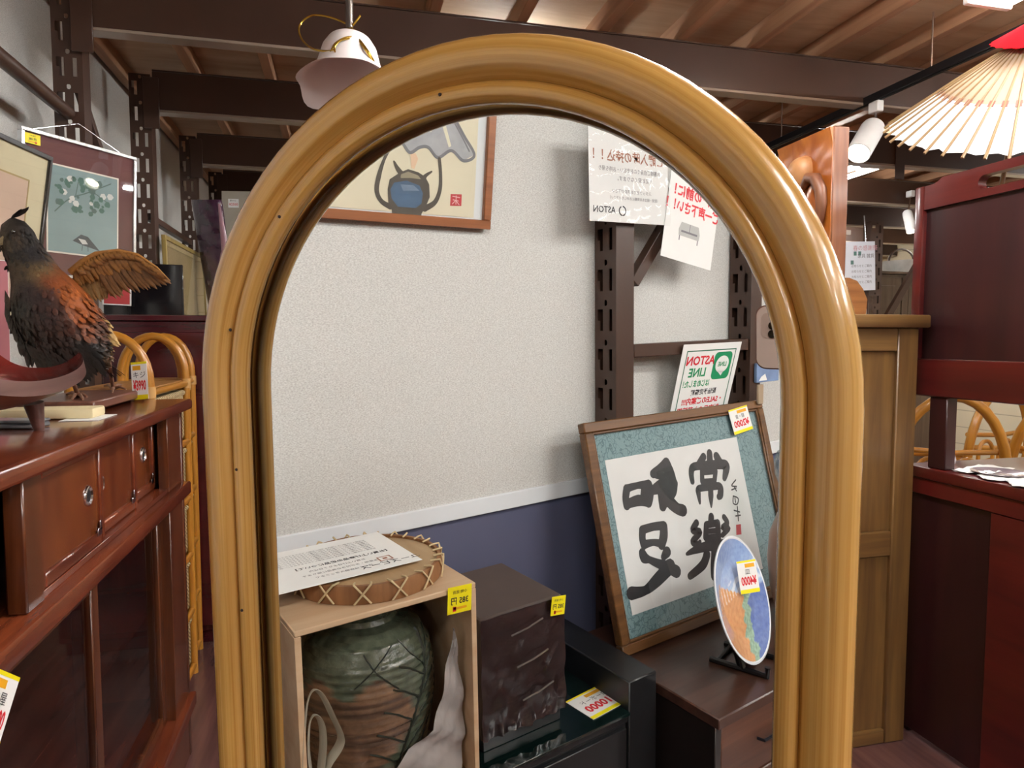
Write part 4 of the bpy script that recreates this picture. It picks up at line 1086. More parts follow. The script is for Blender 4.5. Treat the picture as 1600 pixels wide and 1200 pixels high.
# --- the stuffed pheasant on its wooden base
BD = 1.74
def B(px, py, dz=0.0): return PD(px, py, BD + dz)
px_m = BD / FPX
ph_root = Vector((-.72, 2.12, CT))
bird = thing('stuffed_pheasant', 'stuffed pheasant with one wing raised on a brown wooden base', 'pheasant', ph_root)
base_w = wood('base_brown', '#5b352a', '#7d5040', 'y', .4, .15, 40)
part('base_board', MB().box((-.83, 1.965, CT + .009), (-.635, 2.42, CT + .034), .004), base_w, bird)
part('base_foot', MB().box((-.81, 1.985, CT), (-.66, 2.02, CT + .0085), .001), base_w, bird)
part('base_foot', MB().box((-.81, 2.36, CT), (-.66, 2.40, CT + .0085), .001), base_w, bird)
seeds = [(12, 345, '#2c211b'), (30, 338, '#1d1714'), (8, 385, '#4a3c2c'), (25, 372, '#3a2e22'), (40, 365, '#231d19'), (45, 395, '#141216'), (25, 400, '#111013'), (60, 405, '#17151a'), (30, 420, '#4c3b29'), (55, 428, '#75603f'), (68, 420, '#6e5838'),
         (40, 450, '#241012'), (60, 460, '#291213'), (82, 452, '#3f1a10'), (78, 436, '#7a3a14'), (92, 438, '#8a4416'), (104, 455, '#a5561b'), (114, 474, '#a85618'), (124, 496, '#9c4f1a'), (134, 516, '#7d3f18'), (92, 482, '#3d1c10'), (106, 505, '#4a2110'), (75, 490, '#331610'), (60, 520, '#35190f'), (100, 530, '#341a10'), (85, 545, '#2a140b'), (118, 535, '#201612'), (140, 535, '#171312'), (150, 515, '#5e3826'), (150, 550, '#141110'), (165, 545, '#2a1e16'), (172, 558, '#6e5130'), (30, 480, '#2c2620'), (18, 500, '#352b22'), (35, 520, '#2b2319'), (70, 565, '#211b10'), (95, 570, '#1a140f'), (120, 568, '#151110'), (160, 565, '#4f3822')]
seedc = [(a, b, Vector(rgb(c)[:3])) for a, b, c in seeds]
def plumage(px, py, jit=0.0):
    s = Vector((0, 0, 0)); w = 0
    for a, b, c in seedc:
        k = 1.0 / ((a - px) ** 2 + (b - py) ** 2 + 12) ** 2
        s += c * k; w += k
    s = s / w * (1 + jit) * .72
    return (max(0, s.x), max(0, s.y), max(0, s.z), 1)
FWH = Vector((FW.x, FW.y, 0)).normalized()
def to_px(p):
    v = p - CAM; z = v.dot(FW); return 800 + FPX * v.dot(RT) / z, 600 - FPX * v.dot(UP) / z
# body: rings across a bent spine; each ring = (centre px, half width px, depth offset)
spine = [(19, 342, 5, 0), (21, 350, 17, 0), (25, 364, 24, 0), (31, 382, 26, 0), (41, 400, 28, 0), (50, 418, 32, 0), (58, 436, 38, .0), (68, 458, 49, .0), (80, 482, 56, .0), (94, 505, 58, .0), (110, 525, 53, .0), (127, 541, 43, .01), (143, 553, 31, .02), (158, 561, 20, .03), (168, 566, 9, .035)]
rings = []
cs = [B(a, b, d) for a, b, r, d in spine]
for i, (a, b, r, d) in enumerate(spine):
    t_ = (cs[min(i + 1, len(cs) - 1)] - cs[max(i - 1, 0)]).normalized()
    side = FWH - t_ * FWH.dot(t_); side.normalize(); nn = t_.cross(side)
    R_ = r * px_m
    rings.append([cs[i] + (nn * math.cos(2 * math.pi * k / 28) + side * (.82 * math.sin(2 * math.pi * k / 28))) * R_ for k in range(28)])
bmb = MB().grid(rings, closed=True)
bmb.poly(rings[0][::-1]); bmb.poly(rings[-1])
cols = [plumage(*to_px(p)) for p in bmb.v]
rnd = random.Random(3)
def flake(mb, cols, p, d, n, L, W, c, lift=.25):
    d = d.normalized(); n = (n - d * n.dot(d)).normalized(); s = d.cross(n)
    e = d * L + n * (L * lift)
    V = [p + n * .001, p + e * .45 + s * W / 2, p + e * .45 + n * W * .18, p + e * .45 - s * W / 2, p + e * .8 + s * W * .36, p + e * .8 - s * W * .36, p + e]
    mb.add(V, [[0, 1, 2], [0, 2, 3], [1, 4, 2], [3, 2, 5], [4, 6, 2], [5, 2, 6]])
    sh = 1.0
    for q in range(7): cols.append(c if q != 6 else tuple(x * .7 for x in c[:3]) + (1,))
for i in range(2, len(rings) - 1):
    nfl = int(40 + 150 * spine[i][2] / 58)
    for k in range(nfl):
        a = rnd.random() * 28; k0 = int(a) % 28; f = rnd.random()
        p = rings[i][k0].lerp(rings[i + 1][k0], f).lerp(rings[i][(k0 + 1) % 28].lerp(rings[i + 1][(k0 + 1) % 28], f), a % 1)
        ctr = cs[i].lerp(cs[i + 1], f); n = (p - ctr)
        d = cs[i + 1] - cs[i] + Vector((rnd.gauss(0, .006), rnd.gauss(0, .006), rnd.gauss(0, .006)))
        sc_ = .008 + .016 * spine[i][2] / 58
        x, y = to_px(p)
        flake(bmb, cols, p, d, n, sc_ * (.8 + .5 * rnd.random()), sc_ * .55, plumage(x, y, rnd.gauss(0, .2)), .05 + .14 * rnd.random())
# long lower skirt feathers of the near side and the dark wing edge
for k in range(46):
    f = rnd.random(); x, y = 40 + 95 * f + rnd.gauss(0, 5), 538 + 18 * math.sin(f * 3.1) + rnd.gauss(0, 7)
    flake(bmb, cols, B(x, y, -.07), B(x + 26, y + 34, -.05) - B(x, y, -.07), -FWH, .075, .02, plumage(x, y, rnd.gauss(0, .2)), .05)
for k in range(40):
    f = rnd.random(); x, y = 8 + 40 * f, 470 + 55 * f + rnd.gauss(0, 14)
    flake(bmb, cols, B(x, y, -.03), B(x + 14, y + 36, -.03) - B(x, y, -.03), -FWH - RT * .4, .06, .022, plumage(x, y, rnd.gauss(0, .25)), .2)
bmb.col = cols
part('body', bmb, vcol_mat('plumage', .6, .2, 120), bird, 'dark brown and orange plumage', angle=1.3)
hd = MB()
hd.tube([B(12, 372, -.02), B(3, 378, -.025), B(-9, 377, -.03), B(-15, 383, -.03)], [.012, .010, .006, .001], 10)
part('beak', hd, mat('horn_beak', '#8a7a58', .4), bird)
cr = MB(); cc = []
for k in range(16):
    f = k / 15; flake(cr, cc, B(16 + 14 * f, 343 - 4 * f, -.01 + .02 * rnd.random()), B(34, 334) - B(10, 346) + UP * .006, UP, .030 + .01 * rnd.random(), .012, plumage(30, 338, rnd.gauss(0, .2)), .2)
cr.col = cc
part('crest', cr, vcol_mat('plumage'), bird)
part('eye', MB().lathe([(0, -.003), (.004, -.002), (.005, .001), (.003, .004), (0, .005)], 12, 0, frame(B(21, 362, -.0345), RT, UP)), mat('glass_eye', '#120c08', .05, coat=1), bird)
# wings: fans of long feathers
def feather(mb, cols, a, b, w, c1, c2, bow=.0, nrm=None):
    nrm = nrm or -FWH
    d = b - a; L = d.length; s = d.cross(nrm).normalized()
    n = 9; V = []; cl = []
    for i in range(n):
        t_ = i / (n - 1); ww = w * (1 - (2 * t_ - 1) ** 6) * (.55 + .6 * t_ * (1.25 - t_)) if i < n - 1 else .0006
        ww = max(ww, w * .12) if i < n - 1 else ww
        p = a + d * t_ + nrm * (bow * math.sin(t_ * math.pi)) + s * (.05 * L * math.sin(t_ * math.pi))
        V += [p + s * ww / 2, p + nrm * (w * .14), p - s * ww / 2]
        for q in (0, 1, 2):
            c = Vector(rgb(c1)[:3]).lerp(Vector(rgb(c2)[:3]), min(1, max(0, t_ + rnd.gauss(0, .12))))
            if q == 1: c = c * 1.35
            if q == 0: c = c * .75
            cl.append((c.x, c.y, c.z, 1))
    F = []
    for i in range(n - 1):
        for q in (0, 1): F.append([3 * i + q, 3 * i + q + 1, 3 * (i + 1) + q + 1, 3 * (i + 1) + q])
    mb.add(V, F); cols.extend(cl)
def fan(lead, tips, n, w, c1, c2, dep, bow=.01, dep_tip=None):
    mb = MB(); cols = []
    def along(l, t_):
        x = t_ * (len(l) - 1); i = min(int(x), len(l) - 2); f = x - i
        return l[i][0] + (l[i + 1][0] - l[i][0]) * f, l[i][1] + (l[i + 1][1] - l[i][1]) * f
    for k in range(n):
        t_ = k / (n - 1); a = along(lead, t_); b = along(tips, t_)
        z = dep + .012 * t_ + .0022 * (k % 2)
        feather(mb, cols, B(a[0], a[1], z), B(b[0] + rnd.gauss(0, 1.5), b[1] + rnd.gauss(0, 1.5), (dep_tip if dep_tip is not None else z) + .0022 * (k % 3)), w * (.9 + .2 * rnd.random()), c1, c2, bow)
    return mb, cols
wing_lead = [(112, 428), (128, 412), (145, 400), (165, 393), (185, 392), (205, 396), (225, 407)]
layers = [([(116, 430), (135, 410), (158, 396), (182, 393), (205, 398)], [(142, 468), (152, 470), (165, 470), (176, 464), (188, 462)], 19, .021, '#553a20', '#9a7c4e', .065),
          ([(150, 400), (170, 394), (190, 393), (210, 398), (228, 408)], [(183, 466), (205, 458), (226, 455), (248, 450), (268, 442)], 17, .018, '#40260f', '#6f4a24', .055),
          ([(118, 424), (138, 406), (160, 395), (184, 392), (206, 396), (226, 406)], [(128, 448), (152, 438), (178, 432), (204, 424), (232, 424), (264, 440)], 26, .017, '#6a4420', '#7f5524', .045),
          ([(120, 420), (140, 404), (163, 394), (186, 391.5), (208, 396), (240, 416)], [(134, 428), (156, 416), (180, 408), (204, 405), (230, 412), (262, 436)], 24, .015, '#9a682a', '#5f3a17', .037)]
wm = MB(); wc = []
for ly in layers:
    m_, c_ = fan(*ly); o_ = len(wm.v)
    wm.add(m_.v, m_.f); wc += c_
wm.tube([B(112, 426, .05), B(130, 410, .048), B(150, 398, .046), B(185, 392, .044), B(215, 398, .044), B(245, 418, .046), B(266, 439, .05)], [.012, .011, .009, .006, .004, .003, .001], 8)
while len(wc) < len(wm.v): wc.append(rgb('#a06c30'))
wm.col = wc
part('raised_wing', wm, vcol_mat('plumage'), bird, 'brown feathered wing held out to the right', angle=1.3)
m_, c_ = fan([(112, 440), (125, 460), (135, 485), (140, 505)], [(176, 515), (184, 530), (188, 540), (178, 552)], 12, .026, '#a86a30', '#cfae74', .05, .012, .06)
m2, c2_ = fan([(100, 446), (112, 470), (122, 498), (126, 512)], [(140, 478), (152, 500), (165, 530), (160, 545)], 14, .026, '#b7622a', '#8a5a30', .0, .02, .03)
m_.add(m2.v, m2.f); m_.col = c_ + c2_
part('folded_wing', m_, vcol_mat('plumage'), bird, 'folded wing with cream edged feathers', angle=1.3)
m_, c_ = fan([(150, 556), (158, 560), (164, 563)], [(178, 590), (188, 588), (196, 584)], 7, .03, '#3a2a22', '#2a201c', .05, .0, .22)
m_.col = c_
part('tail', m_, vcol_mat('plumage'), bird, angle=1.3)
SKIN = mat('dried_leg', '#8a6550', .55, var=.2, vscale=40)
def onbase(px, py, z=CT + .0365):
    d = ray(px, py); return CAM + d * ((z - CAM.z) / d.z)
def leg(hip, ank, foot, toes):
    mb = MB(); foot = onbase(*foot)
    mb.tube([hip, hip.lerp(ank, .5), ank], [.017, .012, .007], 10); mb.tube([ank, ank.lerp(foot, .5), foot], [.0065, .0055, .006], 10)
    for t_ in toes:
        e = onbase(*t_); mid = foot.lerp(e, .5) + Vector((0, 0, .007))
        mb.tube([foot, mid, e], [.006, .005, .0025], 8)
    part('leg', mb, SKIN, bird, 'dried reddish leg and toes')
leg(B(158, 548, .02), B(169, 562, .03), (177, 607), [(197, 608), (190, 601), (163, 603), (176, 613)])
leg(B(112, 560, 0), B(110, 585, 0), (122, 618), [(136, 620), (130, 624), (104, 616), (112, 624)])
X = frame(Vector((-.628, 2.345, CT + .066)), Vector((.93, -.35, 0)), Vector((-.0, .1, 1))) @ Matrix.Rotation(math.radians(5), 4, 'Z')
price_tag(bird, X, .054, .118, '¥3990', 'キジ', 'price_tag', 'tall white and yellow price tag')

# --- pictures
def picture(name, label, bl, ex, ey, w, h, fw, depth, fm, matw, mm_, art, cat='picture', edge=None):
    X = frame(bl, ex, ey); c = X @ Vector((w / 2, 0, 0))
    t = thing(name, label, cat, c)
    for a, b in (((0, 0), (w, fw)), ((0, h - fw), (w, h)), ((0, fw), (fw, h - fw)), ((w - fw, fw), (w, h - fw))):
        part('frame_bar', MB().box((a[0], a[1], -depth), (b[0], b[1], 0), .0015, 0, X), fm, t)
    part('mount', MB().box((fw, fw, -depth + .002), (w - fw, h - fw, -.008), 0, 0, X), mm_, t)
    l, b_, r, tp = matw
    z = -.0072
    ap = part('artwork', MB().box((fw + l, fw + b_, -.008), (w - fw - r, h - fw - tp, z), 0, 0, X), art, t)
    if edge:
        e = MB(); q = .005
        x0, x1, y0, y1 = fw + l, w - fw - r, fw + b_, h - fw - tp
        for a, c_ in (((x0 - q, y0 - q), (x1 + q, y0)), ((x0 - q, y1), (x1 + q, y1 + q)), ((x0 - q, y0), (x0, y1)), ((x1, y0), (x1 + q, y1))):
            e.box((a[0], a[1], -.0085), (c_[0], c_[1], -.0065), 0, 0, X)
        part('inner_edge', e, edge, t)
    part('glass_pane', MB().box((fw, fw, -.0045), (w - fw, h - fw, -.003), 0, 0, X), PANE, t)
    return t, X, ap
def teal_art():
    mt = mat('teal_wash', '#8ba4a4', .7, var=.16, vscale=5)
    return mt
SILV = mat('silver_moulding', '#d4d6d8', .25, .85, .05)
mar = mat('maroon_mount', '#5e2b2c', .6, var=.14, vscale=14)
ex = Vector((.595, .804, 0)).normalized(); ney = Vector((.804, -.595, 0))
tilt = math.radians(3.5)
eyv = EZ * math.cos(tilt) + ney * math.sin(tilt)
pt, X, ap = picture('teal_painting', 'painting of pale blossoms and a small bird on teal, maroon mount and silver frame', Vector((-.99, 2.505, 1.615)) - ney * .022, ex, eyv, .41, .468, .012, .022, SILV, (.075, .075, .062, .085), mar, teal_art(), edge=mat('white_bevel', '#ece4d6', .6))
d = MB(); z = -.0066; rnd = random.Random(5)
for k in range(60):
    x, y = .10 + .22 * rnd.random(), .20 + .15 * rnd.random()
    if y < .22 + .3 * abs(x - .2): continue
    r = .004 + .007 * rnd.random()
    d.poly([(x + r * math.cos(q_ * 1.05) * (1 + .4 * rnd.random()), y + r * math.sin(q_ * 1.05) * (1 + .4 * rnd.random()), z + .0001 * (k % 5)) for q_ in range(6)], 0 if rnd.random() < .6 else (1 if rnd.random() < .7 else 2), X)
for l, w_ in (([(.11, .22), (.16, .27), (.22, .30), (.31, .35)], .004), ([(.18, .28), (.19, .33)], .003), ([(.24, .31), (.30, .28)], .003)): d.brush(l, w_, z - .0001, 2, X)
d.poly([(.17, .13, z), (.20, .155, z), (.225, .15, z), (.245, .13, z), (.27, .105, z), (.24, .112, z), (.21, .118, z)], 3, X); d.poly([(.19, .14, z + .0002), (.215, .138, z + .0002), (.225, .124, z + .0002), (.205, .122, z + .0002)], 1, X)
d.brush([(.205, .12), (.203, .1)], .002, z, 3, X); d.brush([(.225, .12), (.226, .1)], .002, z, 3, X)
part('bird_and_blossoms', d, [mat('leaf_teal', '#4e7468', .7, var=.15), mat('petal_white', '#d9dcd6', .7, var=.05), mat('stem_teal', '#56706a', .7), mat('bird_grey', '#4a5358', .7, var=.2)], ap)
wmb = MB().tube([X @ Vector((.02, .46, -.02)), Vector((-.900, 2.74, 2.165))], .0009, 6).tube([Vector((-.900, 2.74, 2.165)), X @ Vector((.385, .46, -.02))], .0009, 6)
part('hanging_wire', wmb, CHROME, pt, 'thin hanging wire'); yellow_sticker(pt, X @ Matrix.Translation((.035, .435, -.002)), .05, .032)
tilt = math.radians(8.5); ex = Vector((.144, .99, 0)).normalized(); ney = Vector((.99, -.144, 0)); eyv = EZ * math.cos(tilt) + ney * math.sin(tilt)
tr_c = P(84, 246, 1, 2.45)
w_, h_ = .58, .56
picture('cream_picture', 'black edged picture with a wide cream mount at the left edge of the photo', tr_c - ex * w_ - eyv * h_, ex, eyv, w_, h_, .014, .022, mat('black_moulding', '#1c1512', .3, var=.1, coat=.3), (.085, .085, .085, .085), mat('cream_mount', '#dcd2ad', .7, var=.05), mat('pale_pink_art', '#d5b8a2', .7, var=.10, vscale=7), edge=mat('gold_bevel', '#b39a5e', .4, .3))
# red print with white edge, pinned behind the wing; mauve print at the photo's edge
def flat_print(name, label, bl, br, tl, art, m=.006):
    bl, br, tl = Vector(bl), Vector(br), Vector(tl); X = frame(bl, br - bl, tl - bl); w, h = (br - bl).length, (tl - bl).length
    t = thing(name, label, 'print', bl + (br - bl) / 2)
    part('sheet', MB().box((0, 0, -.004), (w, h, 0), .0004, 0, X), WHITE, t)
    part('printed_area', MB().poly([(m, m, .0005), (w - m, m, .0005), (w - m, h - m, .0005), (m, h - m, .0005)], 0, X), art, t)
    return t
WT = 1.516
zr = P(205, 478, 1, 3.421); 
flat_print('red_print', 'red print with a white edge half hidden behind the raised wing', P(160, 476, 1, 3.415), zr, P(160, 398, 1, 3.415), mat('print_red', '#c2474a', .5, var=.1))
def _g(px, y): p = P(px, 545, 1, y); p.z = CT + .001; return p
pm = mat('print_mauve', '#b56a72', .45, var=.25, vscale=3)
flat_print('mauve_print', 'pink and mauve print at the left edge of the photo behind the pheasant', _g(-60, 2.05), _g(14, 2.18), P(-60, 398, 1, 2.05), pm, .002)

# --- wine red cabinet, and things standing behind and on it
WINE = wood('wine_red_lacquer', '#3d0f18', '#57171f', 'x', .25, .4, 10, along=1.0)
wc_ = thing('wine_red_cabinet', 'tall wine red cabinet behind the rattan shelves', 'cabinet', (-.45, 3.46, 0))
part('carcass', MB().box((-1.05, 3.312, .06), (.16, 3.62, WT - .028), .003), WINE, wc_)
part('top_board', MB().box((-1.06, 3.30, WT - .0275), (.17, 3.63, WT), .004), WINE, wc_)
part('plinth', MB().box((-1.03, 3.33, 0), (.14, 3.60, .0595), .002), WINE, wc_)
for a, b in ((-1.03, -.45), (-.44, .14)): part('door', MB().box((a, 3.296, .09), (b, 3.3115, 1.44), .004), WINE, wc_)
st2 = thing('storage_cabinet', 'dark brown low cabinet hidden behind the wine red cabinet', 'cabinet', (-.4, 4.3, 0))
part('carcass', MB().box((-.885, 3.80, .05), (.2, 4.66, 1.47), .004), wood('dark_storage', '#3a2a22', '#4d3a2f', 'z', .5, 0), st2)
part('top_board', MB().box((-.888, 3.79, 1.471), (.21, 4.665, 1.495), .003), MATS['dark_storage'], st2)
bp_ = thing('black_panel', 'black glazed panel standing on the wine red cabinet behind the wing', 'panel', (-.86, 3.46, WT))
X = frame(P(162, 490, 1, 3.45), Vector((1, .12, 0)), EZ); X.translation.z = WT + .001
part('board', MB().box((0, 0, -.02), (.33, .24, 0), .003, 0, X), mat('black_gloss', '#151316', .12, coat=.6), bp_)
for a_ in (.1, .322): part('edge_strip', MB().box((a_, 0, .0005), (a_ + .008, .24, .003), .001, 0, X), BLKW, bp_)
GOLD = wood('dull_gold', '#8a743a', '#b39a58', 'z', .4, .2, 40)
yel_glass = mat('yellowed_sheet', '#b49e70', .5, var=.22, vscale=3)
picture('gold_frame', 'dull gold frame with a yellowed sheet leaning beside the purple parcel', Vector((-.845, 3.70, 1.4955)), EY * 1.0 + Vector((.02, 0, 0)), EZ * 1.0 + Vector((-.02, 0, 0)), .86, .43, .022, .02, GOLD, (.03, .03, .03, .03), mat('pale_gold', '#cdb98a', .6), yel_glass, edge=GOLD)
# purple parcel: long tapering shape in crinkled plastic
pr = thing('purple_parcel', 'long purple parcel in shiny crinkled plastic standing upright left of the mirror frame', 'parcel', PD(326, 495, 3.85))
rows = []
rnd = random.Random(11)
pd0 = 4.0
for i in range(33):
    f = i / 32; y = 507 - 195 * f
    xl, xr = 330 - 32 * f, 352 - 6 * f + 8 * math.sin(f * 3)
    row = []
    for k in range(24):
        a = 2 * math.pi * k / 24; cx_, hw = (xl + xr) / 2, (xr - xl) / 2
        wob = 1 + .10 * math.sin(k * 2.1 + i * .8) + .07 * math.sin(i * 1.7 + k)
        row.append(PD(cx_ + hw * math.cos(a) * (1 if f < .97 else .97), y, pd0 + .05 * math.sin(a) * wob))
    rows.append(row)
pb = MB().grid([r[::-1] for r in rows], closed=True); pb.poly(rows[-1]); pb.poly(rows[0][::-1])
part('wrapped_body', pb, mat('purple_plastic', '#3a1f33', .2, var=.3, vscale=14, bump=.9, bscale=22, coat=.8), pr, angle=1.0)
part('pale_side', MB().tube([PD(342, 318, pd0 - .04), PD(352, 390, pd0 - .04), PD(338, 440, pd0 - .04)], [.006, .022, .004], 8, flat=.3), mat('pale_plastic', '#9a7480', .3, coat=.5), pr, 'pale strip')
bd_ = thing('backed_picture', 'grey-beige board with a small red lettered label left of the mirror frame', 'board', PD(375, 410, 4.25))
_o = PD(349, 412, 4.35); _o.z = 1.4955; X = frame(_o, RT + FWH * .1, EZ)
part('board', MB().box((0, 0, -.02), (.30, .86, 0), .002, 0, X), mat('grey_card', '#a9a294', .7, var=.06), bd_)
part('label_sheet', MB().box((.04, .755, .0005), (.105, .81, .0015), 0, 0, X), WHITE, bd_)
t2 = MB(); text_mb(t2, '¥2500', .022, .073, .775, X, .002, 0); text_mb(t2, '額 B-12', .012, .07, .799, X, .002, 1); part('lettering', t2, [RED, BLK], bd_)

# --- rattan shelves with wicker baskets
def wicker():
    mt = bpy.data.materials.new('wicker'); mt.use_nodes = True
    nt = mt.node_tree; N = nt.nodes; L = nt.links; b = N['Principled BSDF']; b.inputs['Roughness'].default_value = .5
    tc = N.new('ShaderNodeTexCoord'); outs = []
    for sc_, ph_ in (((0, 42, 0), 0), ((0, 0, 62), 0)):
        mp = N.new('ShaderNodeMapping'); L.new(tc.outputs['Object'], mp.inputs[0]); mp.inputs['Scale'].default_value = sc_
        sp = N.new('ShaderNodeSeparateXYZ'); L.new(mp.outputs[0], sp.inputs[0])
        ad = N.new('ShaderNodeMath'); ad.operation = 'ADD'; L.new(sp.outputs[1], ad.inputs[0]); L.new(sp.outputs[2], ad.inputs[1])
        m1 = N.new('ShaderNodeMath'); m1.operation = 'MULTIPLY'; m1.inputs[1].default_value = 3.14159 * 2; L.new(ad.outputs[0], m1.inputs[0])
        si = N.new('ShaderNodeMath'); si.operation = 'SINE'; L.new(m1.outputs[0], si.inputs[0]); outs.append(si)
    mu = N.new('ShaderNodeMath'); mu.operation = 'MULTIPLY'; L.new(outs[0].outputs[0], mu.inputs[0]); L.new(outs[1].outputs[0], mu.inputs[1])
    mr = N.new('ShaderNodeMapRange'); mr.inputs[1].default_value = -1; L.new(mu.outputs[0], mr.inputs[0])
    rp = N.new('ShaderNodeValToRGB'); rp.color_ramp.elements[0].color = rgb('#5d4526'); rp.color_ramp.elements[1].color = rgb('#e2cd9c'); rp.color_ramp.elements[0].position = .3; rp.color_ramp.elements[1].position = .62
    L.new(mr.outputs[0], rp.inputs[0]); L.new(rp.outputs[0], b.inputs['Base Color'])
    bp = N.new('ShaderNodeBump'); bp.inputs['Strength'].default_value = .9; bp.inputs['Distance'].default_value = .008
    L.new(mr.outputs[0], bp.inputs['Height']); L.new(bp.outputs[0], b.inputs['Normal'])
    return mt
WICK = wicker()
def arc(c, ry, rz, n=14, y_sign=1):
    return [(c[0], c[1] + ry * math.cos(math.pi * k / n), c[2] + rz * math.sin(math.pi * k / n)) for k in range(n + 1)]
def rattan_shelf(label, xf, xb, ya, yb, levels=5, th=.2):
    t = thing('rattan_shelf', label, 'shelf', ((xf + xb) / 2, (ya + yb) / 2, 0), 'rattan basket shelves')
    r = .0155; xm = (xf + xb) / 2
    for y in (ya, yb):
        a = MB().tube([(xf, y, 0), (xf, y, 1.0), (xf, y, 1.26)] + [(xm + (xf - xm) * math.cos(math.pi * k / 16), y, 1.26 + .16 * math.sin(math.pi * k / 16)) for k in range(1, 16)] + [(xb, y, 1.26), (xb, y, 1.0), (xb, y, 0)], r, 16)
        part('side_arch', a, RATTAN2, t)
    for k in range(levels + 1):
        z = 1.225 - k * .238
        if z < .02: continue
        for x in (xf, xb): part('cross_bar', MB().tube([(x, ya, z), (x, yb, z)], .0125, 12), RATTAN2, t)
        for y in (ya, yb): part('cross_bar', MB().tube([(xb, y, z - .022), (xf, y, z - .022)], .010, 12), RATTAN2, t)
        if k < levels:
            bz = z - .222
            bk = part('basket', MB().box((xb + .02, ya + .022, bz), (xf - .004, yb - .022, z - .035), .014, seg=2), WICK, t, 'woven wicker basket')
            part('basket_rim', MB().tube([(xf - .008, ya + .025, z - .035), (xf - .008, yb - .025, z - .035), (xb + .025, yb - .025, z - .035), (xb + .025, ya + .025, z - .035)], .011, 10, closed=True), WICK, bk)
    part('top_panel', MB().box((xb, ya, 1.228), (xf - .012, yb, 1.24), .002), wood('rattan_board', '#9a6a35', '#b98448', 'y', .5, .1), t)
    for y in (ya, yb):
        for x in (xf,):
            part('binding', MB().tube([(x, y, 1.208), (x, y, 1.246)], .019, 14), mat('binding_cane', '#c79a5c', .5, var=.15), t)
    return t
rattan_shelf('honey rattan shelf of wicker baskets right behind the red-brown cabinet', -.64, -.88, 2.50, 3.03)
rattan_shelf('second rattan shelf of wicker baskets, next to the mirror frame', -.665, -.88, 3.075, 3.265)

# --- hanging lamp with a frosted glass shade
LY = 1.86
def Lp(px, py, dz=0.0): return PD(px, py, 1.82 + dz)
c_top, c_bot = Lp(547, 60), Lp(545, 142, -.03)
lamp = thing('pendant_lamp', 'frosted white glass pendant lamp with curling brass arms above the mirror', 'lamp', Lp(546, 60))
axis = (c_bot - c_top).normalized()
q_ = axis.to_track_quat('Z', 'X').to_matrix().to_4x4(); q_.translation = c_top
rows = []
for (r, z) in [(.020, -.002), (.040, .004), (.060, .018), (.072, .040), (.078, .065), (.084, .090), (.093, .114), (.107, .134), (.124, .149), (.132, .154)]:
    row = []
    for k in range(48):
        a = 2 * math.pi * k / 48; fl = max(0, (z - .10) / .056)
        rr = r * (1 + .05 * fl * math.cos(6 * a)); row.append(q_ @ Vector((rr * math.cos(a), rr * math.sin(a), z + .007 * fl * math.cos(6 * a))))
    rows.append(row)
inner = [[p + (c_top + axis * .08 - p).normalized() * .003 for p in r] for r in rows[::-1]]
fg = mat('frosted_glass', '#f1e8e6', .45, var=.02, sub=.3)
part('lamp_shade', MB().grid([r[::-1] for r in rows + inner], closed=True), fg, lamp, 'frosted white glass shade', angle=1.0)
BRS = mat('brass', '#c9a545', .25, .9, .1)
rod_t = Lp(548, -30); rod_t.z = 2.70
x_, y_ = Lp(546, 50).x, Lp(546, 50).y
part('stem', MB().tube([(x_, y_, 2.70), (x_, y_, Lp(546, 46).z)], .0105, 14), mat('steel_tube', '#7d7a78', .25, .8), lamp)
part('ceiling_cup', MB().lathe([(0, 2.66), (.05, 2.67), (.055, 2.70), (0, 2.70)], 24, 0, Matrix.Translation((x_, y_, 0))), mat('steel_tube'  , '#7d7a78'), lamp)
part('collar', MB().lathe([(0, -.022), (.016, -.02), (.024, -.006), (.026, .004), (0, .006)], 24, 0, q_), BRS, lamp)
def curl(l, r, dz=0):
    pts = [Lp(a, b, c) for a, b, c in l]; o_ = []
    for i in range(len(pts) - 1):
        p0 = pts[max(i - 1, 0)]; p1 = pts[i]; p2 = pts[i + 1]; p3 = pts[min(i + 2, len(pts) - 1)]
        for k in range(8):
            t_ = k / 8; o_.append(.5 * ((2 * p1) + (p2 - p0) * t_ + (2 * p0 - 5 * p1 + 4 * p2 - p3) * t_ * t_ + (3 * p1 - p0 - 3 * p2 + p3) * t_ ** 3))
    o_.append(pts[-1]); part('brass_arm', MB().tube(o_, r, 10), BRS, lamp)
curl([(548, 42, 0), (535, 34, .01), (512, 26, .03), (490, 24, .04), (474, 32, .04), (467, 45, .03), (472, 62, .0), (488, 76, -.06), (510, 80, -.09), (524, 78, -.105)], .0026)
curl([(548, 42, 0), (553, 52, -.03), (562, 64, -.07), (575, 82, -.085), (585, 100, -.06)], .0045)
curl([(547, 50, 0), (556, 56, .03), (572, 70, .05), (590, 96, .05)], .0035)
curl([(516, 84, -.10), (524, 68, -.10), (540, 59, -.09), (556, 57, -.06), (564, 52, .0)], .0026)
curl([(525, 86, -.11), (523, 74, -.105), (531, 64, -.10), (546, 60, -.09)], .002)
curl([(549, 42, 0), (556, 34, -.01), (563, 24, -.02)], .003)

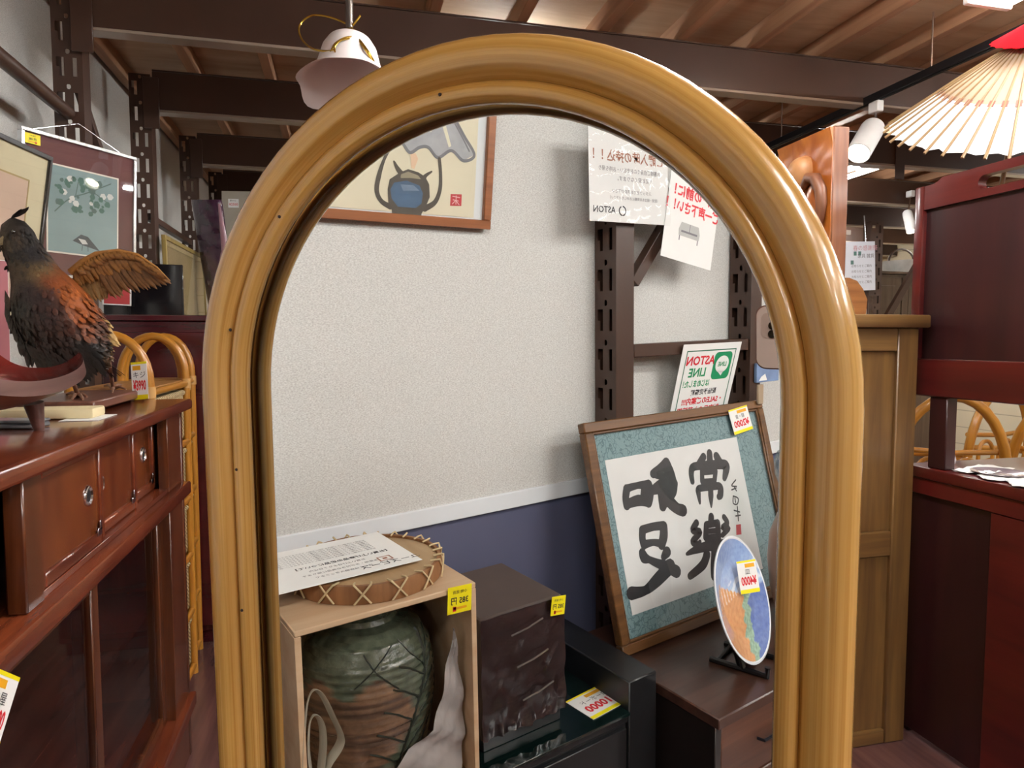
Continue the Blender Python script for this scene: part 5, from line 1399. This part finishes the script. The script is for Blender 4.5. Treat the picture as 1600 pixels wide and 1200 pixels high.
# ------------------------------------------------------------------ right side: oak cabinet and what stands on it
OAK = wood('aged_oak', '#6e5030', '#93703f', 'z', .42, .15, 26, along=1.6)
OAKX = wood('aged_oak_cross', '#6e5030', '#93703f', 'x', .42, .15, 26, along=1.6)
oc = thing('oak_cabinet', 'plain brown oak cabinet with recessed panels right of the mirror', 'cabinet', (1.47, 2.1, 0))
FY = 1.905; XR = 1.886; XL = 1.03
part('carcass', MB().box((XL + .01, FY + .022, .03), (XR - .002, 2.32, 1.444), .003), OAK, oc)
part('top_board', MB().box((XL - .02, FY - .02, 1.4445), (XR + .028, 2.335, 1.488), .006, seg=2), OAKX, oc)
for a, b in ((XL, XL + .09), (1.412, 1.50), (XR - .082, XR)): part('stile', MB().box((a, FY, .0), (b, FY + .0215, 1.444), .004), OAK, oc)
for za, zb in ((1.365, 1.444), (.665, .752), (.0, .05)):
    for a, b in ((XL + .0905, 1.4115), (1.5005, XR - .0825)): part('rail', MB().box((a, FY + .001, za), (b, FY + .021, zb), .004), OAKX, oc)
for za, zb in ((.7525, 1.3645), (.0505, .6645)):
    for a, b in ((XL + .0905, 1.4115), (1.5005, XR - .0825)):
        part('panel', MB().box((a, FY + .013, za), (b, FY + .0218, zb), .001), OAK, oc)
# carved relief slab, seen along its face
CV = wood('carved_orange_wood', '#a3541c', '#d58436', 'z', .35, .3, 9, along=2.5)
CVS = wood('carved_side_wood', '#6e402a', '#94603f', 'z', .5, .1, 30, along=2.0)
cv = thing('carved_panel', 'thick orange wood slab carved in relief, standing on the oak cabinet', 'carving', (1.59, 2.09, 1.488))
zc0, zc1 = 1.612, 2.105
part('slab', MB().box((1.566, 1.952, zc0), (1.627, 2.24, zc1), .004), CVS, cv)
def relief(yc, zc, ry, rz, d, x0=1.5655):
    rows = []
    for i in range(11):
        f = i / 10 * math.pi / 2; row = []
        for k in range(32):
            a = 2 * math.pi * k / 32; w_ = 1 + .05 * math.sin(3 * a)
            row.append((x0 - d * math.cos(f), yc + ry * math.sin(f) * math.cos(a) * w_, zc + rz * math.sin(f) * math.sin(a) * w_))
        rows.append(row)
    return [r[::-1] for r in rows]
gr = []
for i in range(29):
    row = []
    for j in range(17):
        z = zc0 + .004 + (zc1 - zc0 - .008) * i / 28; y = 1.956 + .28 * j / 16
        edge = min(1, (zc1 - z) / .045)
        dip = .012 * min(1, max(0, edge)) * (1 + .2 * math.sin(i * 1.9) * math.sin(j * 1.3))
        row.append((1.5655 - .014 + dip, y, z))
    gr.append(row)
g = MB().grid([r[::-1] for r in gr])
g.grid([[(1.566, p[1], p[2]) for p in gr[-1]], gr[-1]]); g.grid([[r[0] for r in gr], [(1.566, r[0][1], r[0][2]) for r in gr]])
part('carved_face', g, CV, cv, 'orange carved face', angle=.9)
CVP = wood('carved_pale_wood', '#b27848', '#d79d68', 'z', .5, .1, 12, along=3)
part('carved_figure', MB().grid(relief(2.105, 1.985, .055, .062, .05)), CVP, cv, 'pale rounded carved figure')
part('carved_figure', MB().grid(relief(2.03, 1.87, .035, .085, .03)), CV, cv)
arcp = [(1.55, 2.085 - .085 * math.cos(math.pi * k / 14), 1.875 + .085 * math.sin(math.pi * k / 14)) for k in range(4, 15)]
arcp = [(1.548, 2.075, 1.93), (1.545, 2.045, 1.955), (1.545, 2.01, 1.945), (1.545, 1.985, 1.905), (1.545, 1.978, 1.86), (1.548, 1.985, 1.81), (1.552, 2.0, 1.775)]
part('carved_arch', MB().tube(arcp, [.014, .020, .021, .020, .018, .014, .006], 12), CVS, cv, 'dark carved arch')
stn = thing('wooden_stand', 'low wooden stand with a rounded corner under the carved slab', 'stand', (1.63, 2.08, 1.488))
pf = [(1.56, 1.489)] + [(1.714, 1.489), (1.718, 1.54), (1.700, 1.575), (1.675, 1.602)] + [(1.645, 1.6115), (1.56, 1.6115)]
Xs = Matrix(((1, 0, 0, 0), (0, 0, 1, 0), (0, 1, 0, 0), (0, 0, 0, 1)))
st_mb = MB().prism(pf, 1.955, 2.22)
st_mb.v = [Vector((p.x, p.z, p.y)) for p in st_mb.v]; st_mb.f = [f[::-1] for f in st_mb.f]
part('block', st_mb, wood('stand_wood', '#81522c', '#a8713f', 'x', .45, .15, 36, along=1.5), stn, angle=.3)
solo('white_box', MB().box((1.700, 2.30, 1.4885), (1.776, 2.332, 1.502), .002), WHITE, 'thin white packet lying on the oak cabinet behind the wooden stand', 'packet')
rp_ = thing('red_packet', 'tiny red and white packet on the oak cabinet beside the wooden stand', 'packet', (1.752, 2.02, 1.488))
part('packet', MB().box((1.738, 2.01, 1.4885), (1.766, 2.03, 1.545), .002), WHITE, rp_)
part('red_print', MB().box((1.741, 2.0085, 1.512), (1.763, 2.0095, 1.541), 0), RED, rp_)

# --- red counter with raised back
RW = wood('red_mahogany', '#4a1516', '#6a211d', 'y', .3, .4, 10, along=.9)
RWP = wood('dark_mahogany_panel', '#2b1215', '#3d191b', 'z', .38, .25, 8, along=.9)
rc = thing('red_counter', 'dark red wooden counter with a raised panelled back and a slot handle', 'counter', (2.2, 1.5, 0))
CX = 1.93
part('top_board', MB().box((CX - .012, .95, .93), (2.55, 1.985, .968), .005, seg=2), RW, rc)
part('top_rail', MB().box((CX - .004, .955, .872), (CX + .018, 1.98, .9295), .003), RW, rc)
part('front_panel', MB().box((CX + .008, .96, .02), (CX + .016, 1.975, .8715), .001), RWP, rc)
part('stile', MB().box((CX - .002, 1.42, .0), (CX + .0075, 1.653, .8715), .002), RW, rc)
part('stile', MB().box((CX - .002, .96, .0), (CX + .0075, 1.03, .8715), .002), RW, rc)
part('end_panel', MB().box((CX + .0175, 1.95, 0), (2.53, 1.978, .929), .003), RWP, rc)
part('end_panel', MB().box((CX + .0175, .96, 0), (2.53, .99, .929), .003), RWP, rc)
HX = CX + .002
part('post', MB().box((HX + .002, 1.83, .9685), (HX + .045, 1.90, 1.2115), .003), RWP, rc)
part('post', MB().box((HX + .002, 1.03, .9685), (HX + .045, 1.10, 1.2115), .003), RWP, rc)
part('middle_rail', MB().box((HX - .006, .955, 1.212), (HX + .05, 1.985, 1.338), .004), RW, rc)
part('back_panel', MB().box((HX + .010, .99, 1.3385), (HX + .02, 1.955, 1.846), .001), RWP, rc)
for a, b in ((1.948, 1.985), (.955, .992)): part('side_stile', MB().box((HX - .008, a, 1.3385), (HX + .034, b, 1.928), .006, seg=2), RW, rc)
# top rail with a step and a slot handle (outline in y, z)
def yz_prism(outline, x0, x1, hole=None):
    bm = bmesh.new()
    def loop(pts, x): 
        vs2 = [bm.verts.new((x, a, b)) for a, b in pts]; return vs2, [bm.edges.new((vs2[i], vs2[(i + 1) % len(vs2)])) for i in range(len(vs2))]
    _, e1 = loop(outline, x0); es = list(e1)
    if hole: _, e2 = loop(hole, x0); es += e2
    bmesh.ops.triangle_fill(bm, use_beauty=True, use_dissolve=False, edges=es, normal=(-1, 0, 0))
    fs = [f for f in bm.faces]
    r = bmesh.ops.extrude_face_region(bm, geom=fs)
    bmesh.ops.translate(bm, verts=[v for v in r['geom'] if isinstance(v, bmesh.types.BMVert)], vec=(x1 - x0, 0, 0))
    bmesh.ops.recalc_face_normals(bm, faces=bm.faces)
    bm.verts.index_update(); mb = MB().add([v.co.copy() for v in bm.verts], [[v.index for v in f.verts] for f in bm.faces]); bm.free(); return mb
ol = [(1.9475, 1.8465), (1.9475, 1.926), (1.915, 1.927), (1.898, 1.930), (1.886, 1.938), (1.878, 1.942), (1.06, 1.942), (1.05, 1.935), (1.03, 1.927), (.9925, 1.926), (.9925, 1.8465)]
ry = .0215; hl = [(1.724 + ry * math.cos(math.radians(90 - 18 * k)), 1.892 + ry * math.sin(math.radians(90 - 18 * k))) for k in range(11)] + [(1.22 - ry * math.cos(math.radians(-90 + 18 * k)), 1.892 + ry * math.sin(math.radians(-90 + 18 * k))) for k in range(11)]
part('handle_rail', yz_prism(ol, HX - .004, HX + .028, hl), RW, rc, 'top rail with a slot handle')
for k, (y, x, a, w_, l_, lab) in enumerate([(1.80, 2.06, .3, .10, .21, 'white paper lying farthest along the red counter top'), (1.66, 2.0, -.5, .09, .15, 'crumpled white paper in the middle of the red counter top'), (1.52, 2.12, .2, .15, .21, 'large white sheet on the red counter top at the right edge'), (1.58, 1.98, .9, .10, .12, 'glossy white leaflet at the front edge of the red counter top')]):
    Xp = Matrix.Translation((x, y, .9685)) @ Matrix.Rotation(a, 4, 'Z'); rows = []
    for i in range(9):
        rows.append([Xp @ Vector(((-.5 + i / 8) * l_, (-.5 + j / 6) * w_, .0012 + (.006 * abs(math.sin(i * 1.3 + j * .9 + k)) if k != 2 else .0015 * (i / 8)))) for j in range(7)])
    solo('loose_paper', MB().grid(rows), WHITE, lab, 'paper', 'papers on the red counter', angle=1.2)
solo('grey_saucer', MB().lathe([(0, 0), (.05, 0), (.075, .008), (.08, .011), (.074, .0105), (.05, .004), (0, .003)], 32, 0, Matrix.Translation((2.045, 1.73, .9688))), mat('grey_glaze', '#8d7f86', .2, coat=.4), 'grey saucer under the loose papers on the red counter top', 'saucer')
wbg = MB()
rows = [[Vector((2.06 + .03 * math.cos(2 * math.pi * k / 20) * r * (1 + .15 * math.sin(3 * k)), 1.942 + .026 * math.sin(2 * math.pi * k / 20) * r, .9685 + z)) for k in range(20)] for r, z in ((.9, 0.0005), (1, .015), (.85, .03), (.5, .042), (.1, .047))]
solo('plastic_bag', wbg.grid(rows, closed=True), mat('white_plastic', '#dcdce0', .15, coat=.5), 'small crumpled white plastic bag on the red counter beside the post', 'bag', angle=1.2)

# --- paper parasol hung from the ceiling
A0 = CAM + (Vector((2.07, 1.711, 2.347)) - CAM) * 1.035
ua = Vector((-.337, -.481, 1)).normalized()
ue = (Vector((1, 0, 0)) - ua * ua.x).normalized(); uf = ua.cross(ue)
UR, UH = .378 * 1.035, .269 * 1.035
um = thing('paper_parasol', 'open white paper parasol with bamboo ribs and a red cap above the red counter', 'parasol', A0)
NB = 40
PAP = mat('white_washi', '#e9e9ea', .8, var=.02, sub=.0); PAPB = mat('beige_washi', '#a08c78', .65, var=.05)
def upt(f, k, lift=0.0):       # f = 0 apex .. 1 rim, k = angle index (ribs at whole numbers)
    a = 2 * math.pi * k / NB; frac = abs((k % 1) - .5) * 2
    r = UR * f; z = -UH * (f ** 1.06)
    dip = -.006 * f * (1 - frac)
    p = A0 + (ue * math.cos(a) + uf * math.sin(a)) * (r + lift * .5) + ua * (z + dip + lift)
    return p
canw, canb = MB(), MB()
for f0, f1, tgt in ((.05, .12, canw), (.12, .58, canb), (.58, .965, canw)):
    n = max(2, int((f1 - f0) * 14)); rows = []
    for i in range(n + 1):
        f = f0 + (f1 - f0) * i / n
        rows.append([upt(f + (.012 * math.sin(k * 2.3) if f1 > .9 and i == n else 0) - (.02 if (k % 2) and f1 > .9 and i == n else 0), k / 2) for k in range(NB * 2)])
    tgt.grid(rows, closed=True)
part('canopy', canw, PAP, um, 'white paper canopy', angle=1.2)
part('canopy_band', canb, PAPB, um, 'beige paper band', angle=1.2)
PAT = mat('russet_patch', '#7d4b3e', .6)
BAMB = wood('pale_bamboo', '#7d6244', '#a98c62', 'y', .45, .1, 6, uv=True, along=4)
for k in range(NB):
    rb_ = part('rib', MB().tube([upt(.06, k, .001), upt(.5, k, .001), upt(1.0, k, .001)], [.0024, .0034, .0050], 8), BAMB, um)
    if k % 1 == 0:
        pm_ = MB().poly([upt(.56, k - .24, .0035), upt(.61, k - .24, .0035), upt(.61, k + .24, .0035), upt(.56, k + .24, .0035)])
        part('rib_patch', pm_, PAT, rb_)
cap = MB(); rows = []
for f, rr in ((-.01, .01), (.02, .45), (.06, .95), (.105, 1.35)):
    rows.append([A0 + (ue * math.cos(2 * math.pi * k / 40) + uf * math.sin(2 * math.pi * k / 40)) * (UR * .19 * rr * (1 + (.10 if k % 2 else 0))) + ua * (.03 - UH * .17 * rr + .012) for k in range(40)])
part('cap_cloth', cap.grid(rows, closed=True), mat('scarlet_cloth', '#c20a12', .9, var=.08, spec=.02), um, 'scarlet cap', angle=1.3)
part('shaft', MB().tube([A0 + ua * .03, A0 - ua * .62], .008, 12), BAMB, um)
part('hanging_cord', MB().tube([A0 + ua * .03, Vector((A0.x, A0.y, 2.70))], .0015, 6), BLKW, um)
# ------------------------------------------------------------------ beyond: rattan chairs, wardrobe, hanging sheet
RT3 = MATS['orange_rattan']
def chair(label, x, y, rz, h=.98):
    """arched rattan armchair, back towards +y before turning"""
    t = thing('rattan_chair', label, 'chair', (0, 0, 0), 'rattan chairs beyond the red counter')
    back = [(-.24, .2, 0), (-.25, .2, .45)] + [(.255 * math.cos(math.pi - math.pi * k / 16), .24 + .03 * math.sin(math.pi * k / 16), .70 + (h - .70) * math.sin(math.pi * k / 16)) for k in range(17)] + [(.25, .2, .45), (.24, .2, 0)]
    part('back_arch', MB().tube(back, .025, 14), RT3, t)
    for cx_ in (-.085, .085):
        lp = [(cx_ - .06, .22, .46)] + [(cx_ + .06 * math.cos(math.pi - math.pi * k / 10), .225, .72 + .075 * math.sin(math.pi * k / 10)) for k in range(11)] + [(cx_ + .06, .22, .46)]
        part('back_loop', MB().tube(lp, .012, 10), RT3, t)
    part('back_rail', MB().tube([(-.245, .225, .84), (0, .25, .83), (.245, .225, .84)], .014, 12), RT3, t)
    part('back_rail', MB().tube([(-.25, .21, .44), (.25, .21, .44)], .014, 12), RT3, t)
    part('seat', MB().box((-.25, -.25, .40), (.25, .21, .45), .02, seg=2), mat('cream_cushion', '#b8936a', .8, var=.08), t)
    for s in (-1, 1):
        arm = [(s * .25, .22, .72), (s * .28, .05, .70), (s * .285, -.12, .68), (s * .27, -.22, .62), (s * .26, -.24, .45), (s * .25, -.24, 0)]
        part('arm', MB().tube(arm, .022, 12), RT3, t)
        part('side_loop', MB().tube([(s * .265, -.12, .46), (s * .275, -.10, .58), (s * .28, 0, .63), (s * .275, .1, .58), (s * .265, .12, .46)], .009, 10), RT3, t)
    part('stretcher', MB().tube([(-.24, -.24, .15), (.24, -.24, .15), (.24, .2, .15), (-.24, .2, .15)], .010, 10, closed=True), RT3, t)
    t.location = (x, y, 0); t.rotation_euler = (0, 0, rz); WORLD[t] = Vector((0, 0, 0))
    return t
c0 = chair('rattan chair with its high arched back just right of the red counter post', 3.12, 3.02, math.radians(150), 1.12)
copy_tree(c0, (-.12, .68, 0), 'rattan chair farthest left, seen between the oak cabinet and the counter post', math.radians(165))
copy_tree(c0, (.62, -.30, 0), 'nearer rattan chair with a low curved arm at the right edge of the photo', math.radians(120))
copy_tree(c0, (.72, .50, 0), 'rattan chair with the tallest arch, behind the nearer one at the right edge', math.radians(185))
wd = thing('brown_wardrobe', 'plain brown panelled wardrobe far behind the free standing rack post', 'wardrobe', (5.2, 5.6, 0))
GB = wood('grey_brown_wood', '#5a4637', '#74604c', 'z', .45, .1, 20)
part('carcass', MB().box((4.50, 5.42, 0), (5.75, 5.95, 2.03), .004), GB, wd)
for a, b in ((4.52, 5.12), (5.13, 5.73)):
    d_ = part('door', MB().box((a, 5.398, .08), (b, 5.419, 2.0), .003), GB, wd)
    part('door_panel', MB().box((a + .07, 5.392, .16), (b - .07, 5.399, 1.92), .004), GB, d_)
part('top_board', MB().box((4.48, 5.39, 2.0305), (5.77, 5.96, 2.055), .003), GB, wd)
part('foot', MB().box((4.52, 5.44, -.0), (5.73, 5.9, .02), 0), GB, wd)
br_ = thing('rack_diagonal', 'dark slanting brace in front of the brown wardrobe', 'brace', (4.8, 5.2, 0))
X = frame(P(1388, 492, 1, 5.2), P(1432, 416, 1, 5.2) - P(1388, 492, 1, 5.2), Vector((-1, 0, 1)))
part('bar', MB().box((-1.9, -.03, -.02), (.9, .03, .02), .002, 0, X), STEEL, br_)
bsk = thing('white_basket', 'white basket with a dark hoop handle on top of the far brown wardrobe', 'basket', P(1405, 420, 1, 5.6))
pb_ = P(1408, 421, 1, 5.6); pb_.z = 2.0555
Xb = Matrix.Translation(pb_)
part('bowl', MB().lathe([(0, 0), (.13, 0), (.17, .06), (.19, .12), (.18, .12), (.16, .06), (0, .01)], 32, 0, Xb), mat('white_enamel', '#e4e2da', .35), bsk)
part('handle', MB().tube([pb_ + Vector((.15 * math.cos(math.pi * k / 12), 0, .11 + .13 * math.sin(math.pi * k / 12))) for k in range(13)], .010, 8), mat('dark_handle', '#4a3a30', .5), bsk)
hs = thing('hanging_sheet', 'printed white sheet hanging on the free standing rack post', 'notice', P(1345, 450, 1, 5.03))
a, b, c_ = P(1322, 378, 1, 5.03), P(1369, 366, 1, 5.03), P(1320, 455, 1, 5.03)
X = frame(c_, Vector((1, 0, 0)), EZ) @ Matrix.Rotation(math.radians(3), 4, 'Z')
w_, h_ = (b - a).length, (a - c_).length
part('sheet', MB().box((0, 0, -.002), (w_, h_, 0), .0003, 0, X), mat('cool_white_paper', '#dfe2ea', .6, var=.02), hs)
t2 = MB(); z = .001
for k, (u, v) in enumerate([(.3, .8), (.45, .8), (.2, .62)]): part('printed_icon', MB().poly([(u * w_, v * h_, z), (u * w_ + .03, v * h_, z), (u * w_ + .03, v * h_ - .035, z), (u * w_, v * h_ - .035, z)], 0, X), mat('teal_print', '#5c7f78', .6), hs)
LM = [mat('teal_print', '#5c7f78', .6), mat('pink_print', '#c98a94', .6), GRY]
for tx_, sz_, u_, v_, k_ in [('春の感謝祭', .05, .68, .86, 1), ('家具 雑貨', .04, .7, .70, 2)] + [('お知らせとご案内', .026, .55, .5 - .11 * k, 2) for k in range(4)]:
    part('lettering', text_mb(MB(), tx_, sz_, w_ * u_, h_ * v_, X, z, k_), LM, hs)
part('hook_cord', MB().tube([X @ Vector((w_ * .7, h_, 0)), X @ Vector((w_ * .66, h_ + .22, -.0))], .006, 8), CHROME, hs, 'pale hanging cord')
